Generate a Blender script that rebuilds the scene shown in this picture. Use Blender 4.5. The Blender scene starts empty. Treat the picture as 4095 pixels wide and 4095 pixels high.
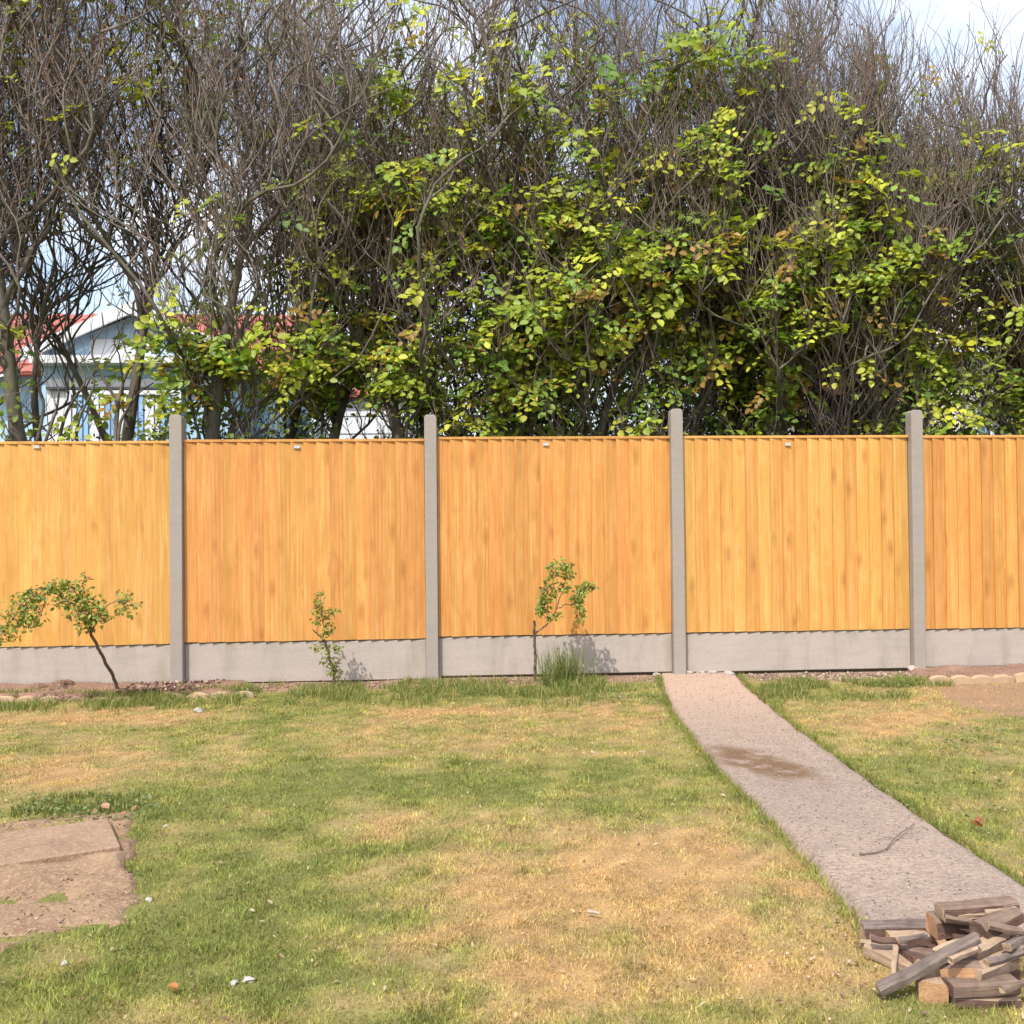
import bpy, bmesh, math, random
import numpy as np
from mathutils import Matrix, Vector

# ------------------------------------------------------------------ camera, sky, sun, exposure
SC = bpy.context.scene
COL = SC.collection
PITCH, ROLL, YAW = math.radians(.81), math.radians(-.56), math.radians(3.62)
CAM = np.array([1.985, -7.449, 1.161])
FPX = 3938.0                                   # focal length in pixels of the 4095 px photograph
def cam_axes():
    cy, sy = math.cos(YAW), math.sin(YAW)
    r = np.array([cy, -sy, 0.]); f = np.array([sy, cy, 0.]); u = np.array([0, 0, 1.])
    cp, sp = math.cos(PITCH), math.sin(PITCH)
    f2 = cp*f + sp*u; u2 = -sp*f + cp*u
    cr, sr = math.cos(ROLL), math.sin(ROLL)
    return cr*r + sr*u2, -sr*r + cr*u2, f2
AX = np.array(cam_axes())
cd = bpy.data.cameras.new('camera'); cam = bpy.data.objects.new('camera', cd); COL.objects.link(cam)
m = Matrix.Identity(4)
for i in range(3):
    m[i][0], m[i][1], m[i][2], m[i][3] = AX[0][i], AX[1][i], -AX[2][i], CAM[i]
cam.matrix_world = m
cd.sensor_width = 36; cd.sensor_height = 36; cd.sensor_fit = 'HORIZONTAL'; cd.lens = 36*FPX/4095
cd.clip_start = .05; cd.clip_end = 3000
SC.camera = cam

SUN_EL, SUN_AZ = math.radians(52), math.radians(27)
w = bpy.data.worlds.new('World'); SC.world = w; w.use_nodes = True
nt = w.node_tree; nt.nodes.clear()
out = nt.nodes.new('ShaderNodeOutputWorld'); bg = nt.nodes.new('ShaderNodeBackground')
sky = nt.nodes.new('ShaderNodeTexSky'); sky.sky_type = 'NISHITA'; sky.sun_disc = False
sky.sun_elevation = SUN_EL; sky.sun_rotation = math.radians(207)
sky.air_density = 1.1; sky.dust_density = 2.6; sky.ozone_density = 1.5
tc = nt.nodes.new('ShaderNodeTexCoord')
mp = nt.nodes.new('ShaderNodeMapping'); mp.inputs['Scale'].default_value = (1, 1, 2.6); mp.inputs['Location'].default_value = (1.35, .2, .1)
nz = nt.nodes.new('ShaderNodeTexNoise'); nz.inputs['Scale'].default_value = 1.7; nz.inputs['Detail'].default_value = 6; nz.inputs['Roughness'].default_value = .55
rp = nt.nodes.new('ShaderNodeValToRGB'); rp.color_ramp.elements[0].position = .37; rp.color_ramp.elements[1].position = .63
mx = nt.nodes.new('ShaderNodeMix'); mx.data_type = 'RGBA'
mx.inputs['B'].default_value = (7.2, 7.4, 7.9, 1)
nt.links.new(tc.outputs['Generated'], mp.inputs['Vector']); nt.links.new(mp.outputs['Vector'], nz.inputs['Vector'])
nt.links.new(nz.outputs['Fac'], rp.inputs['Fac']); nt.links.new(rp.outputs['Color'], mx.inputs['Factor'])
nt.links.new(sky.outputs['Color'], mx.inputs['A']); nt.links.new(mx.outputs['Result'], bg.inputs['Color'])
bg.inputs['Strength'].default_value = .15
nt.links.new(bg.outputs['Background'], out.inputs['Surface'])

sl = bpy.data.lights.new('sun', 'SUN'); sl.energy = 3.1; sl.angle = math.radians(.55); sl.color = (1, .955, .88)
sun = bpy.data.objects.new('sun', sl); COL.objects.link(sun)
sdir = Vector((math.sin(SUN_AZ)*math.cos(SUN_EL), math.cos(SUN_AZ)*math.cos(SUN_EL), -math.sin(SUN_EL)))
sun.rotation_euler = sdir.to_track_quat('-Z', 'Y').to_euler()
sun.location = (-4, -10, 12)
SC.view_settings.view_transform = 'Standard'; SC.view_settings.look = 'None'
SC.view_settings.exposure = .70; SC.view_settings.gamma = 1
SC.cycles.max_bounces = 8; SC.cycles.transparent_max_bounces = 8
SC.cycles.use_denoising = True

# ------------------------------------------------------------------ helpers
RNG = np.random.default_rng(7); random.seed(7)
def ray(u, v):                                  # u, v on a 1932 px wide view of the photograph
    s = 4095/1932
    d = (u*s-2047.5)/FPX*AX[0] - (v*s-2047.5)/FPX*AX[1] + AX[2]
    return d
def on_y(u, v, y):
    d = ray(u, v); return CAM + (y-CAM[1])/d[1]*d
def on_z(u, v, z=0.):
    d = ray(u, v); return CAM + (z-CAM[2])/d[2]*d

def tag(o, label=None, cat=None, group=None, kind=None):
    if label: o['label'] = label
    if cat: o['category'] = cat
    if group: o['group'] = group
    if kind: o['kind'] = kind
    return o
def link(o, parent=None):
    COL.objects.link(o)
    if parent is not None: o.parent = parent
    return o
def empty(name, loc=(0, 0, 0), rz=0):
    o = bpy.data.objects.new(name, None); o.empty_display_size = .1
    o.location = loc; o.rotation_euler = (0, 0, rz); return link(o)
def arr_mesh(name, V, F, mats, smooth=False, col=None, mi=None):
    """mesh from a vertex array and an (n,3) or (n,4) face array"""
    V = np.ascontiguousarray(V, np.float32); F = np.ascontiguousarray(F, np.int32)
    me = bpy.data.meshes.new(name); n, k = F.shape
    me.vertices.add(len(V)); me.vertices.foreach_set('co', V.ravel())
    me.loops.add(n*k); me.loops.foreach_set('vertex_index', F.ravel())
    me.polygons.add(n); me.polygons.foreach_set('loop_start', np.arange(n, dtype=np.int32)*k)
    if smooth: me.polygons.foreach_set('use_smooth', np.ones(n, bool))
    if mi is not None: me.polygons.foreach_set('material_index', np.asarray(mi, np.int32))
    for mt in (mats if isinstance(mats, (list, tuple)) else [mats]): me.materials.append(mt)
    if col is not None:
        a = me.color_attributes.new('col', 'FLOAT_COLOR', 'POINT')
        c = np.ones((len(V), 4), np.float32); c[:, :3] = col; a.data.foreach_set('color', c.ravel())
    me.update(calc_edges=True); me.validate()
    return me
def arr_obj(name, V, F, mats, parent=None, **k):
    return link(bpy.data.objects.new(name, arr_mesh(name, V, F, mats, **k)), parent)
class MB:
    def __init__(s): s.v = []; s.f = []; s.m = []
    def add(s, vs, fs, mi=0):
        b = len(s.v); s.v += [tuple(p) for p in vs]; s.f += [tuple(b+i for i in f) for f in fs]; s.m += [mi]*len(fs)
    def box(s, x0, x1, y0, y1, z0, z1, mi=0):
        s.add([(x0,y0,z0),(x1,y0,z0),(x1,y1,z0),(x0,y1,z0),(x0,y0,z1),(x1,y0,z1),(x1,y1,z1),(x0,y1,z1)],
              [(0,3,2,1),(4,5,6,7),(0,1,5,4),(1,2,6,5),(2,3,7,6),(3,0,4,7)], mi)
    def prism_y(s, poly, y0, y1, mi=0):          # poly of (x,z), counter-clockwise seen from -y
        n = len(poly)
        s.add([(x, y0, z) for x, z in poly]+[(x, y1, z) for x, z in poly],
              [tuple(range(n)), tuple(range(2*n-1, n-1, -1))]+[(i, n+i, n+(i+1) % n, (i+1) % n) for i in range(n)], mi)
    def build(s, name, mats, parent=None, bevel=0, seg=2, smooth=False, jitter=0):
        me = bpy.data.meshes.new(name)
        vs = s.v
        me.from_pydata(vs, [], s.f)
        for mt in (mats if isinstance(mats, (list, tuple)) else [mats]): me.materials.append(mt)
        me.polygons.foreach_set('material_index', s.m)
        if bevel:
            bm = bmesh.new(); bm.from_mesh(me)
            bmesh.ops.remove_doubles(bm, verts=bm.verts, dist=1e-5)
            bmesh.ops.bevel(bm, geom=[e for e in bm.edges if e.calc_face_angle(0) > .5], offset=bevel, segments=seg, affect='EDGES', profile=.6)
            bm.to_mesh(me); bm.free()
        me.update()
        return link(bpy.data.objects.new(name, me), parent)

_perm = np.random.default_rng(3).random((256, 256))
def vnoise(x, y):
    xi = np.floor(x).astype(int); yi = np.floor(y).astype(int); fx = x-xi; fy = y-yi
    fx = fx*fx*(3-2*fx); fy = fy*fy*(3-2*fy)
    g = lambda a, b: _perm[a & 255, b & 255]
    return (g(xi, yi)*(1-fx)+g(xi+1, yi)*fx)*(1-fy)+(g(xi, yi+1)*(1-fx)+g(xi+1, yi+1)*fx)*fy
def fbm(x, y, o=4):
    s = 0; a = .5; t = 0
    for i in range(o):
        s = s+a*vnoise(x*2**i+17*i, y*2**i+31*i); t += a; a *= .5
    return s/t
def in_poly(x, y, poly):
    c = np.zeros(x.shape, bool); n = len(poly)
    for i in range(n):
        x0, y0 = poly[i]; x1, y1 = poly[(i+1) % n]
        k = ((y0 > y) != (y1 > y)) & (x < (x1-x0)*(y-y0)/((y1-y0) if y1 != y0 else 1e-9)+x0)
        c ^= k
    return c

# ------------------------------------------------------------------ materials
def mat(name):
    m = bpy.data.materials.new(name); m.use_nodes = True
    n = m.node_tree; b = n.nodes['Principled BSDF']
    b.inputs['Roughness'].default_value = .8; b.inputs['Specular IOR Level'].default_value = .3
    return m, n, b
def node(n, t, **k):
    x = n.nodes.new(t)
    for a, v in k.items():
        if a in x.inputs: x.inputs[a].default_value = v
        else: setattr(x, a, v)
    return x
def ramp(n, fac, stops):
    r = n.nodes.new('ShaderNodeValToRGB'); e = r.color_ramp.elements
    while len(e) < len(stops): e.new(.5)
    for q, (p, c) in zip(e, stops): q.position = p; q.color = (*c, 1)
    n.links.new(fac, r.inputs['Fac']); return r.outputs['Color']
def mixc(n, fac, a, b, mode='MIX'):
    x = n.nodes.new('ShaderNodeMix'); x.data_type = 'RGBA'; x.blend_type = mode
    for s, v in (('Factor', fac), ('A', a), ('B', b)):
        if hasattr(v, 'links'): n.links.new(v, x.inputs[s])
        else: x.inputs[s].default_value = v if isinstance(v, (int, float)) else (*v, 1)
    return x.outputs['Result']
def coords(n, scale=(1, 1, 1), kind='Object', offset=None):
    t = n.nodes.new('ShaderNodeTexCoord'); mp = n.nodes.new('ShaderNodeMapping'); mp.inputs['Scale'].default_value = scale
    n.links.new(t.outputs[kind], mp.inputs['Vector'])
    if offset is not None: n.links.new(offset, mp.inputs['Location'])
    return mp.outputs['Vector']
def noise(n, vec, s, d=4, r=.55, dist=0):
    x = node(n, 'ShaderNodeTexNoise', Scale=s, Detail=d, Roughness=r, Distortion=dist); n.links.new(vec, x.inputs['Vector']); return x.outputs['Fac']
def bump(n, b, h, strength=.3, dist=.01):
    x = node(n, 'ShaderNodeBump', Strength=strength, Distance=dist); n.links.new(h, x.inputs['Height']); n.links.new(x.outputs['Normal'], b.inputs['Normal'])

def fence_wood(name, lo, mid, hi, knot):
    m, n, b = mat(name)
    oi = n.nodes.new('ShaderNodeObjectInfo')
    mu = node(n, 'ShaderNodeMath', operation='MULTIPLY'); mu.inputs[1].default_value = 37; n.links.new(oi.outputs['Random'], mu.inputs[0])
    v1 = coords(n, (85, 85, 1.6), offset=mu.outputs[0]); v2 = coords(n, (13, 13, 1.3), offset=mu.outputs[0]); v3 = coords(n, (9, 3, 3.4), offset=mu.outputs[0])
    g = noise(n, v1, 1, 5, .65, .6); l = noise(n, v2, 1, 3, .5)
    c = ramp(n, g, [(.32, lo), (.48, mid), (.66, hi)])
    c = mixc(n, ramp(n, l, [(.38, (0, 0, 0)), (.72, (.6, .6, .6))]), c, lo)
    bl = noise(n, coords(n, (11, 11, 3.6), offset=mu.outputs[0]), 1, 5, .62, .8)
    c = mixc(n, ramp(n, bl, [(.48, (0, 0, 0)), (.72, (.5, .5, .5))]), c, tuple(x*.86 for x in lo))
    c = mixc(n, ramp(n, bl, [(.28, (.4, .4, .4)), (.42, (0, 0, 0))]), c, hi)
    # knots
    vo = node(n, 'ShaderNodeTexVoronoi', Scale=1.0, Randomness=1.0); dn = node(n, 'ShaderNodeTexNoise', Scale=2.2, Detail=4); n.links.new(v3, dn.inputs['Vector']); dv = node(n, 'ShaderNodeMix'); dv.data_type = 'VECTOR'; dv.inputs['Factor'].default_value = .22
    n.links.new(v3, dv.inputs['A']); n.links.new(dn.outputs['Color'], dv.inputs['B']); n.links.new(dv.outputs['Result'], vo.inputs['Vector'])
    k = ramp(n, vo.outputs['Distance'], [(.03, (1, 1, 1)), (.26, (0, 0, 0))])
    c = mixc(n, mixc(n, .8, (0, 0, 0), k), c, knot)
    # each board its own tone
    hs = n.nodes.new('ShaderNodeHueSaturation'); n.links.new(c, hs.inputs['Color'])
    mr = node(n, 'ShaderNodeMapRange'); mr.inputs['To Min'].default_value = .89; mr.inputs['To Max'].default_value = 1.07; n.links.new(oi.outputs['Random'], mr.inputs['Value']); n.links.new(mr.outputs['Result'], hs.inputs['Value'])
    wn = n.nodes.new('ShaderNodeTexWhiteNoise'); wn.noise_dimensions = '1D'; n.links.new(oi.outputs['Random'], wn.inputs['W'])
    mh = node(n, 'ShaderNodeMapRange'); mh.inputs['To Min'].default_value = .495; mh.inputs['To Max'].default_value = .504; n.links.new(wn.outputs['Value'], mh.inputs['Value']); n.links.new(mh.outputs['Result'], hs.inputs['Hue'])
    n.links.new(hs.outputs['Color'], b.inputs['Base Color'])
    b.inputs['Roughness'].default_value = .7
    bump(n, b, g, .35, .003)
    return m
W_ORANGE = fence_wood('orange fence wood', (.46, .20, .047), (.56, .27, .072), (.65, .355, .125), (.36, .145, .036))
W_YELLOW = fence_wood('yellow fence wood', (.50, .24, .052), (.59, .315, .082), (.67, .395, .14), (.38, .165, .04))

def concrete(name, a, b_, speck=.25, sc=1.0):
    m, n, b = mat(name); v = coords(n)
    f = noise(n, v, 3*sc, 5, .6); g = noise(n, v, 140*sc, 2, .6); st = noise(n, coords(n, (3, 3, 22)), 1, 4, .6)
    c = mixc(n, f, a, b_)
    c = mixc(n, mixc(n, speck, (0, 0, 0), ramp(n, g, [(.45, (0, 0, 0)), (.7, (1, 1, 1))])), c, tuple(x*.55 for x in a))
    c = mixc(n, mixc(n, .35, (0, 0, 0), ramp(n, st, [(.45, (0, 0, 0)), (.75, (1, 1, 1))])), c, tuple(x*.8 for x in b_))
    pit = node(n, 'ShaderNodeTexVoronoi', Scale=38*sc); n.links.new(v, pit.inputs['Vector'])
    c = mixc(n, mixc(n, .6, (0, 0, 0), ramp(n, pit.outputs['Distance'], [(.05, (1, 1, 1)), (.16, (0, 0, 0))])), c, tuple(x*.4 for x in a))
    al = noise(n, coords(n, (5, 5, 1.3)), 1, 5, .65)
    c = mixc(n, mixc(n, .6, (0, 0, 0), ramp(n, al, [(.5, (0, 0, 0)), (.72, (1, 1, 1))])), c, (.215, .195, .135))
    n.links.new(c, b.inputs['Base Color']); b.inputs['Roughness'].default_value = .92
    bump(n, b, g, .3, .002)
    return m
M_POST = concrete('post concrete', (.335, .288, .25), (.26, .235, .205), .5)
M_GRAVEL = concrete('gravel board concrete', (.425, .36, .315), (.335, .295, .258), .35)

m, n, b = mat('path concrete')
v = coords(n); f1 = noise(n, v, 1.1, 5, .6); f2 = noise(n, v, 8, 5, .65); f3 = noise(n, v, 75, 3, .7); f4 = noise(n, coords(n, (38, 62, 1)), 1, 4, .75)
c = mixc(n, ramp(n, f1, [(.35, (0, 0, 0)), (.65, (1, 1, 1))]), (.335, .252, .192), (.265, .207, .165))
c = mixc(n, ramp(n, f2, [(.40, (0, 0, 0)), (.68, (.7, .7, .7))]), c, (.205, .155, .128))
c = mixc(n, ramp(n, f4, [(.46, (0, 0, 0)), (.66, (.85, .85, .85))]), c, (.15, .114, .096))
c = mixc(n, ramp(n, f3, [(.5, (0, 0, 0)), (.72, (.7, .7, .7))]), c, (.47, .38, .33))
# brown earth trodden on to the slab
at = node(n, 'ShaderNodeAttribute', attribute_name='col'); sp = n.nodes.new('ShaderNodeSeparateColor'); n.links.new(at.outputs['Color'], sp.inputs['Color'])
dm = node(n, 'ShaderNodeMath', operation='MULTIPLY'); n.links.new(sp.outputs['Red'], dm.inputs[0]); n.links.new(ramp(n, noise(n, v, 9, 5, .65), [(.30, (0, 0, 0)), (.5, (.95, .95, .95))]), dm.inputs[1])
c = mixc(n, sp.outputs['Green'], c, mixc(n, f2, (.36, .25, .18), (.45, .33, .255)))
c = mixc(n, dm.outputs[0], c, (.14, .08, .042))
n.links.new(c, b.inputs['Base Color']); b.inputs['Roughness'].default_value = .95
ad = node(n, 'ShaderNodeMath', operation='ADD'); n.links.new(f3, ad.inputs[0]); n.links.new(f4, ad.inputs[1]); bump(n, b, ad.outputs[0], .6, .006)
M_PATH = m

def soil(name, a, b_, d):
    m, n, b = mat(name); v = coords(n)
    f = noise(n, v, 5, 6, .65); g = noise(n, v, 60, 3, .7)
    c = mixc(n, ramp(n, f, [(.35, (0, 0, 0)), (.65, (1, 1, 1))]), a, b_)
    c = mixc(n, ramp(n, g, [(.48, (0, 0, 0)), (.68, (.8, .8, .8))]), c, d)
    n.links.new(c, b.inputs['Base Color']); b.inputs['Roughness'].default_value = 1
    ad = node(n, 'ShaderNodeMath', operation='ADD'); n.links.new(f, ad.inputs[0]); n.links.new(g, ad.inputs[1]); bump(n, b, ad.outputs[0], .7, .012)
    return m
M_SOIL = soil('bare soil', (.30, .195, .12), (.19, .118, .074), (.38, .265, .175))
M_BORDER = soil('border soil', (.25, .145, .10), (.15, .085, .06), (.36, .25, .18))
M_CLOD = soil('soil clods', (.20, .115, .08), (.12, .07, .05), (.30, .2, .14))

def attr_mat(name, rough=.75, trans=0., noise_amt=0.):
    m, n, b = mat(name)
    at = node(n, 'ShaderNodeAttribute', attribute_name='col'); c = at.outputs['Color']
    if noise_amt:
        f = noise(n, coords(n), 90, 3, .7)
        c = mixc(n, mixc(n, noise_amt, (0, 0, 0), ramp(n, f, [(.4, (0, 0, 0)), (.7, (1, 1, 1))])), c, mixc(n, 1., c, (.45, .42, .4), 'MULTIPLY'))
    n.links.new(c, b.inputs['Base Color']); b.inputs['Roughness'].default_value = rough
    if trans:
        t = n.nodes.new('ShaderNodeBsdfTranslucent'); mx = node(n, 'ShaderNodeMixShader', Fac=trans)
        n.links.new(mixc(n, 1., c, (1.25, 1.3, .6), 'MULTIPLY'), t.inputs['Color'])
        n.links.new(b.outputs[0], mx.inputs[1]); n.links.new(t.outputs[0], mx.inputs[2])
        n.links.new(mx.outputs[0], n.nodes['Material Output'].inputs['Surface'])
    return m
M_TURF = attr_mat('turf thatch', .95, 0, .75)
M_BLADE = attr_mat('grass blades', .65, .3)
M_LEAF = attr_mat('leaves', .5, .38)
M_LEAF.node_tree.nodes['Principled BSDF'].inputs['Specular IOR Level'].default_value = .45

def bark(name, a, b_, sc=14):
    m, n, b = mat(name); f = noise(n, coords(n, (1, 1, .35)), sc, 5, .65); g = noise(n, coords(n), 2.2, 3)
    c = ramp(n, f, [(.3, a), (.7, b_)]); c = mixc(n, ramp(n, g, [(.45, (0, 0, 0)), (.7, (.5, .5, .5))]), c, (.12, .13, .07))
    n.links.new(c, b.inputs['Base Color']); b.inputs['Roughness'].default_value = .9; bump(n, b, f, .6, .01)
    return m
M_TRUNK = bark('hedge trunk bark', (.045, .034, .027), (.17, .137, .113))
M_BRANCH = bark('hedge branch bark', (.068, .052, .043), (.26, .21, .178), 22)
M_TWIG = bark('hedge twig bark', (.14, .10, .082), (.35, .265, .222), 30)
M_SAP = bark('sapling bark', (.10, .07, .055), (.22, .16, .13), 60)

def plain(name, c, rough=.7, var=.12, sc=6):
    m, n, b = mat(name); f = noise(n, coords(n), sc, 4, .6)
    n.links.new(mixc(n, f, tuple(x*(1-var) for x in c), tuple(min(1, x*(1+var)) for x in c)), b.inputs['Base Color']); b.inputs['Roughness'].default_value = rough
    return m

# ------------------------------------------------------------------ ground
big = MB(); big.add([(-1500, -1500, -.12), (1500, -1500, -.12), (1500, 1500, -.12), (-1500, 1500, -.12)], [(0, 1, 2, 3)])
tag(big.build('ground', plain('rough grass ground', (.11, .12, .05), .95, .3, .6)), kind='structure')

PATH_L = [(1243,1268),(1248,1292),(1266,1342),(1302,1387),(1337,1430),(1377,1477),(1412,1509),(1450,1547),(1490,1587),(1527,1628),(1566,1671),(1601,1711),(1631,1745),(1672,1798)]
PATH_R = [(1388,1267),(1399,1287),(1442,1325),(1489,1362),(1531,1395),(1570,1424),(1620,1460),(1660,1487),(1698,1514),(1751,1552),(1797,1585),(1850,1619),(1893,1648),(2000,1715),(2150,1806)]
PL = np.array([on_z(u, v)[:2] for u, v in PATH_L]); PR = np.array([on_z(u, v)[:2] for u, v in PATH_R])
def resample(P, n):
    d = np.r_[0, np.cumsum(np.linalg.norm(np.diff(P, axis=0), axis=1))]; t = np.linspace(0, d[-1], n)
    return np.stack([np.interp(t, d, P[:, i]) for i in range(2)], 1)
def smooth(P, k=4):
    P = P.copy()
    for _ in range(k): P[1:-1] = (P[:-2]+2*P[1:-1]+P[2:])/4
    return P
PLs, PRs = smooth(resample(PL, 120), 30), smooth(resample(PR, 120), 30)
PATH_POLY = np.r_[PLs, PRs[::-1]]
SOIL_PX = [(-260,1560),(0,1553),(38,1548),(110,1537),(190,1530),(255,1534),(272,1545),(262,1580),(252,1612),(243,1628),(270,1652),(287,1692),(262,1718),(205,1738),(130,1756),(80,1768),(38,1780),(0,1795),(-260,1850)]
SOIL_POLY = np.array([on_z(u, v)[:2] for u, v in SOIL_PX])
BROWN_PX = [(1770,1284),(1932,1272),(2050,1280),(2050,1360),(1893,1352),(1820,1336),(1775,1312)]
BROWN_POLY = np.array([on_z(u, v)[:2] for u, v in BROWN_PX])

# where the turf is dry (+) or lush (-): patches as they lie on the lawn
BLOBS = [(1250,1760,420,150,.55),(1300,1850,330,90,.25),(1150,1620,200,60,.28),(1400,1600,170,60,.22),(120,1455,170,40,.6),(180,1365,220,28,.38),(800,1345,110,14,.4),(1150,1352,130,25,.38),
         (1600,1370,120,35,.3),(1760,1345,110,26,.35),(620,1560,40,14,.2),(740,1570,40,22,.4),(390,1420,120,25,.2),(700,1390,200,16,.1),(1060,1440,90,14,.18),(1100,1560,150,30,.2),
         (1180,1465,220,30,-.35),(560,1500,260,60,-.2),(430,1700,220,90,-.22),(620,1850,120,40,-.35),(1800,1500,150,80,-.35),(150,1525,140,16,-.5),(560,1640,200,60,-.12),(1450,1660,25,90,-.15),(850,1480,160,40,-.12),
         (300,1840,240,40,-.12),(1000,1850,120,40,.12),(860,1700,120,60,.12),(780,1800,120,50,.1)]
BW = []
for u, v, ru, rv, wt in BLOBS:
    c0 = on_z(u, v); a = on_z(u+ru, v); q0 = on_z(u, v-rv); q1 = on_z(u, v+rv)
    BW.append((c0[0], (q0[1]+q1[1])/2, abs(a[0]-c0[0]), abs(q0[1]-q1[1])/2, (q0[0]-q1[0])/(q0[1]-q1[1]), wt))
def dryness(x, y):
    d = .33+.75*(fbm(x*1.1+5, y*1.7, 5)-.5)+.9*(fbm(x*6.5, y*8+9, 4)-.5)
    for cx, cy, rx, ry, sh, wt in BW:
        dx = (x-cx-sh*(y-cy))/rx; dy = (y-cy)/ry
        d = d+.8*wt*np.exp(-(dx*dx+dy*dy)*.8)
    # turf greener along the path's edges
    return np.clip(d, 0, 1)
def lerp3(t, stops):
    xs = [s[0] for s in stops]; return np.stack([np.interp(t, xs, [s[1][i] for s in stops]) for i in range(3)], -1)
G_STOPS = [(0, (.182, .214, .054)), (.3, (.292, .29, .082)), (.5, (.37, .32, .108)), (.72, (.44, .325, .15)), (1, (.50, .315, .14))]
def ground_z(x, y): return .03*(fbm(x*.9, y*.9, 3)-.5)

nx, ny = 260, 176
gx, gy = np.meshgrid(np.linspace(-5, 9.5, nx), np.linspace(-9.5, .2, ny)); gx = gx.ravel(); gy = gy.ravel()
gz = ground_z(gx, gy)+.012*(fbm(gx*9, gy*9, 3)-.5)
inp = in_poly(gx, gy, PATH_POLY); gz = np.where(inp, gz-.05, gz)
d = dryness(gx, gy); tc_ = lerp3(np.clip(d+.25, 0, 1), G_STOPS)*(.54+.17*d)[:, None]
tc_ = tc_*(.8+.5*RNG.random((len(gx), 1)))
near = np.clip((gy+.42)/.25, 0, 1)[:, None]; tc_ = tc_*(1-near)+np.array([.27, .18, .12])*near
brn = in_poly(gx, gy, BROWN_POLY); tc_[brn] = tc_[brn]*.25+np.array([.30, .175, .115])*.75
I = np.arange(nx*ny).reshape(ny, nx)
F = np.stack([I[:-1, :-1], I[:-1, 1:], I[1:, 1:], I[1:, :-1]], -1).reshape(-1, 4)
tag(arr_obj('lawn', np.stack([gx, gy, gz], 1), F, M_TURF, smooth=True, col=tc_), kind='structure')

# path slab: a cast concrete strip with a ragged edge
na = 26; t = np.linspace(0, 1, na); N = len(PLs)
wob = .012*(fbm(np.arange(N)*.35, np.zeros(N), 3)-.5)[:, None]*2
A, B = PLs+np.c_[wob, wob*0], PRs+np.c_[-wob[::-1], wob*0]
P = A[:, None]*(1-t)[None, :, None]+B[:, None]*t[None, :, None]
px_, py_ = P[..., 0].ravel(), P[..., 1].ravel()
pz = ground_z(px_, py_)+.014+.008*(fbm(px_*3, py_*3, 3)-.5)
edge = np.tile((t < .01)|(t > .99), N); pz = np.where(edge, pz-.06, pz)
# earth stain and the paler run-off strip next to the fence
c0 = on_z(1432, 1442); dd = np.hypot((px_-c0[0]+.3*(py_-c0[1]))/.13, (py_-c0[1])/.27)+.9*(fbm(px_*9, py_*9, 4)-.5); stain = np.clip(2.3-dd*1.5, 0, 1)
pale = np.clip((py_+2.4)/1.6, 0, 1)*.85
I = np.arange(N*na).reshape(N, na)
F = np.stack([I[:-1, :-1], I[1:, :-1], I[1:, 1:], I[:-1, 1:]], -1).reshape(-1, 4)
tag(arr_obj('path', np.stack([px_, py_, pz], 1), F, M_PATH, smooth=True, col=np.stack([stain, pale, 0*pale], 1)), kind='structure')

def in_soil(x, y): return in_poly(x+.07*(fbm(x*6, y*6)-.5)*2, y+.07*(fbm(x*6+40, y*6)-.5)*2, SOIL_POLY)
# bare soil with ridges, lower left
xs, ys = np.meshgrid(np.arange(SOIL_POLY[:, 0].min()-.05, SOIL_POLY[:, 0].max()+.06, .022), np.arange(SOIL_POLY[:, 1].min()-.05, SOIL_POLY[:, 1].max()+.06, .022))
sh = xs.shape; x, y = xs.ravel(), ys.ravel()
ins = in_soil(x, y)
rid = np.clip(1-np.abs((y-(-3.98)-.12*x)/.22), 0, 1)
z = ground_z(x, y)+np.where(ins, .003+.045*(fbm(x*7, y*13, 5)-.4)+.04*rid*fbm(x*5, y*9+4, 3), -.05)
I = np.arange(sh[0]*sh[1]).reshape(sh)
F = np.stack([I[:-1, :-1], I[:-1, 1:], I[1:, 1:], I[1:, :-1]], -1).reshape(-1, 4)
keep = ins[F].any(1); F = F[keep]
used = np.unique(F); remap = np.zeros(len(x), int); remap[used] = np.arange(len(used))
tag(arr_obj('soil', np.stack([x, y, z], 1)[used], remap[F], M_SOIL, smooth=True), kind='structure')

# raised soil border along the fence
def border(name, x0, x1, y0, y1, zz):
    xs, ys = np.meshgrid(np.arange(x0, x1, .025), np.arange(y0, y1, .025)); sh = xs.shape; x, y = xs.ravel(), ys.ravel()
    ed = np.minimum.reduce([(x-x0)/.12, (x1-x)/.12, (y-y0)/.06, np.ones_like(x)]); ed = np.clip(ed, 0, 1)
    z = ground_z(x, y)-.05+ed*(.05+zz*.5+zz*1.1*fbm(x*7, y*7, 4))
    I = np.arange(sh[0]*sh[1]).reshape(sh); F = np.stack([I[:-1, :-1], I[:-1, 1:], I[1:, 1:], I[1:, :-1]], -1).reshape(-1, 4)
    return tag(arr_obj(name, np.stack([x, y, z], 1), F, M_BORDER, smooth=True), kind='structure')
border('soil_border', -4.2, .55, -.50, .07, .03)
border('soil_border', 5.45, 8.2, -.52, .07, .035)

# ------------------------------------------------------------------ fence
S = 1.89; DZ = [-.013, -.013, -.005, .008, .008, .004]; TOPZ = [2.02, 2.014, 2.009, 2.049, 2.035, 2.03]
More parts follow.
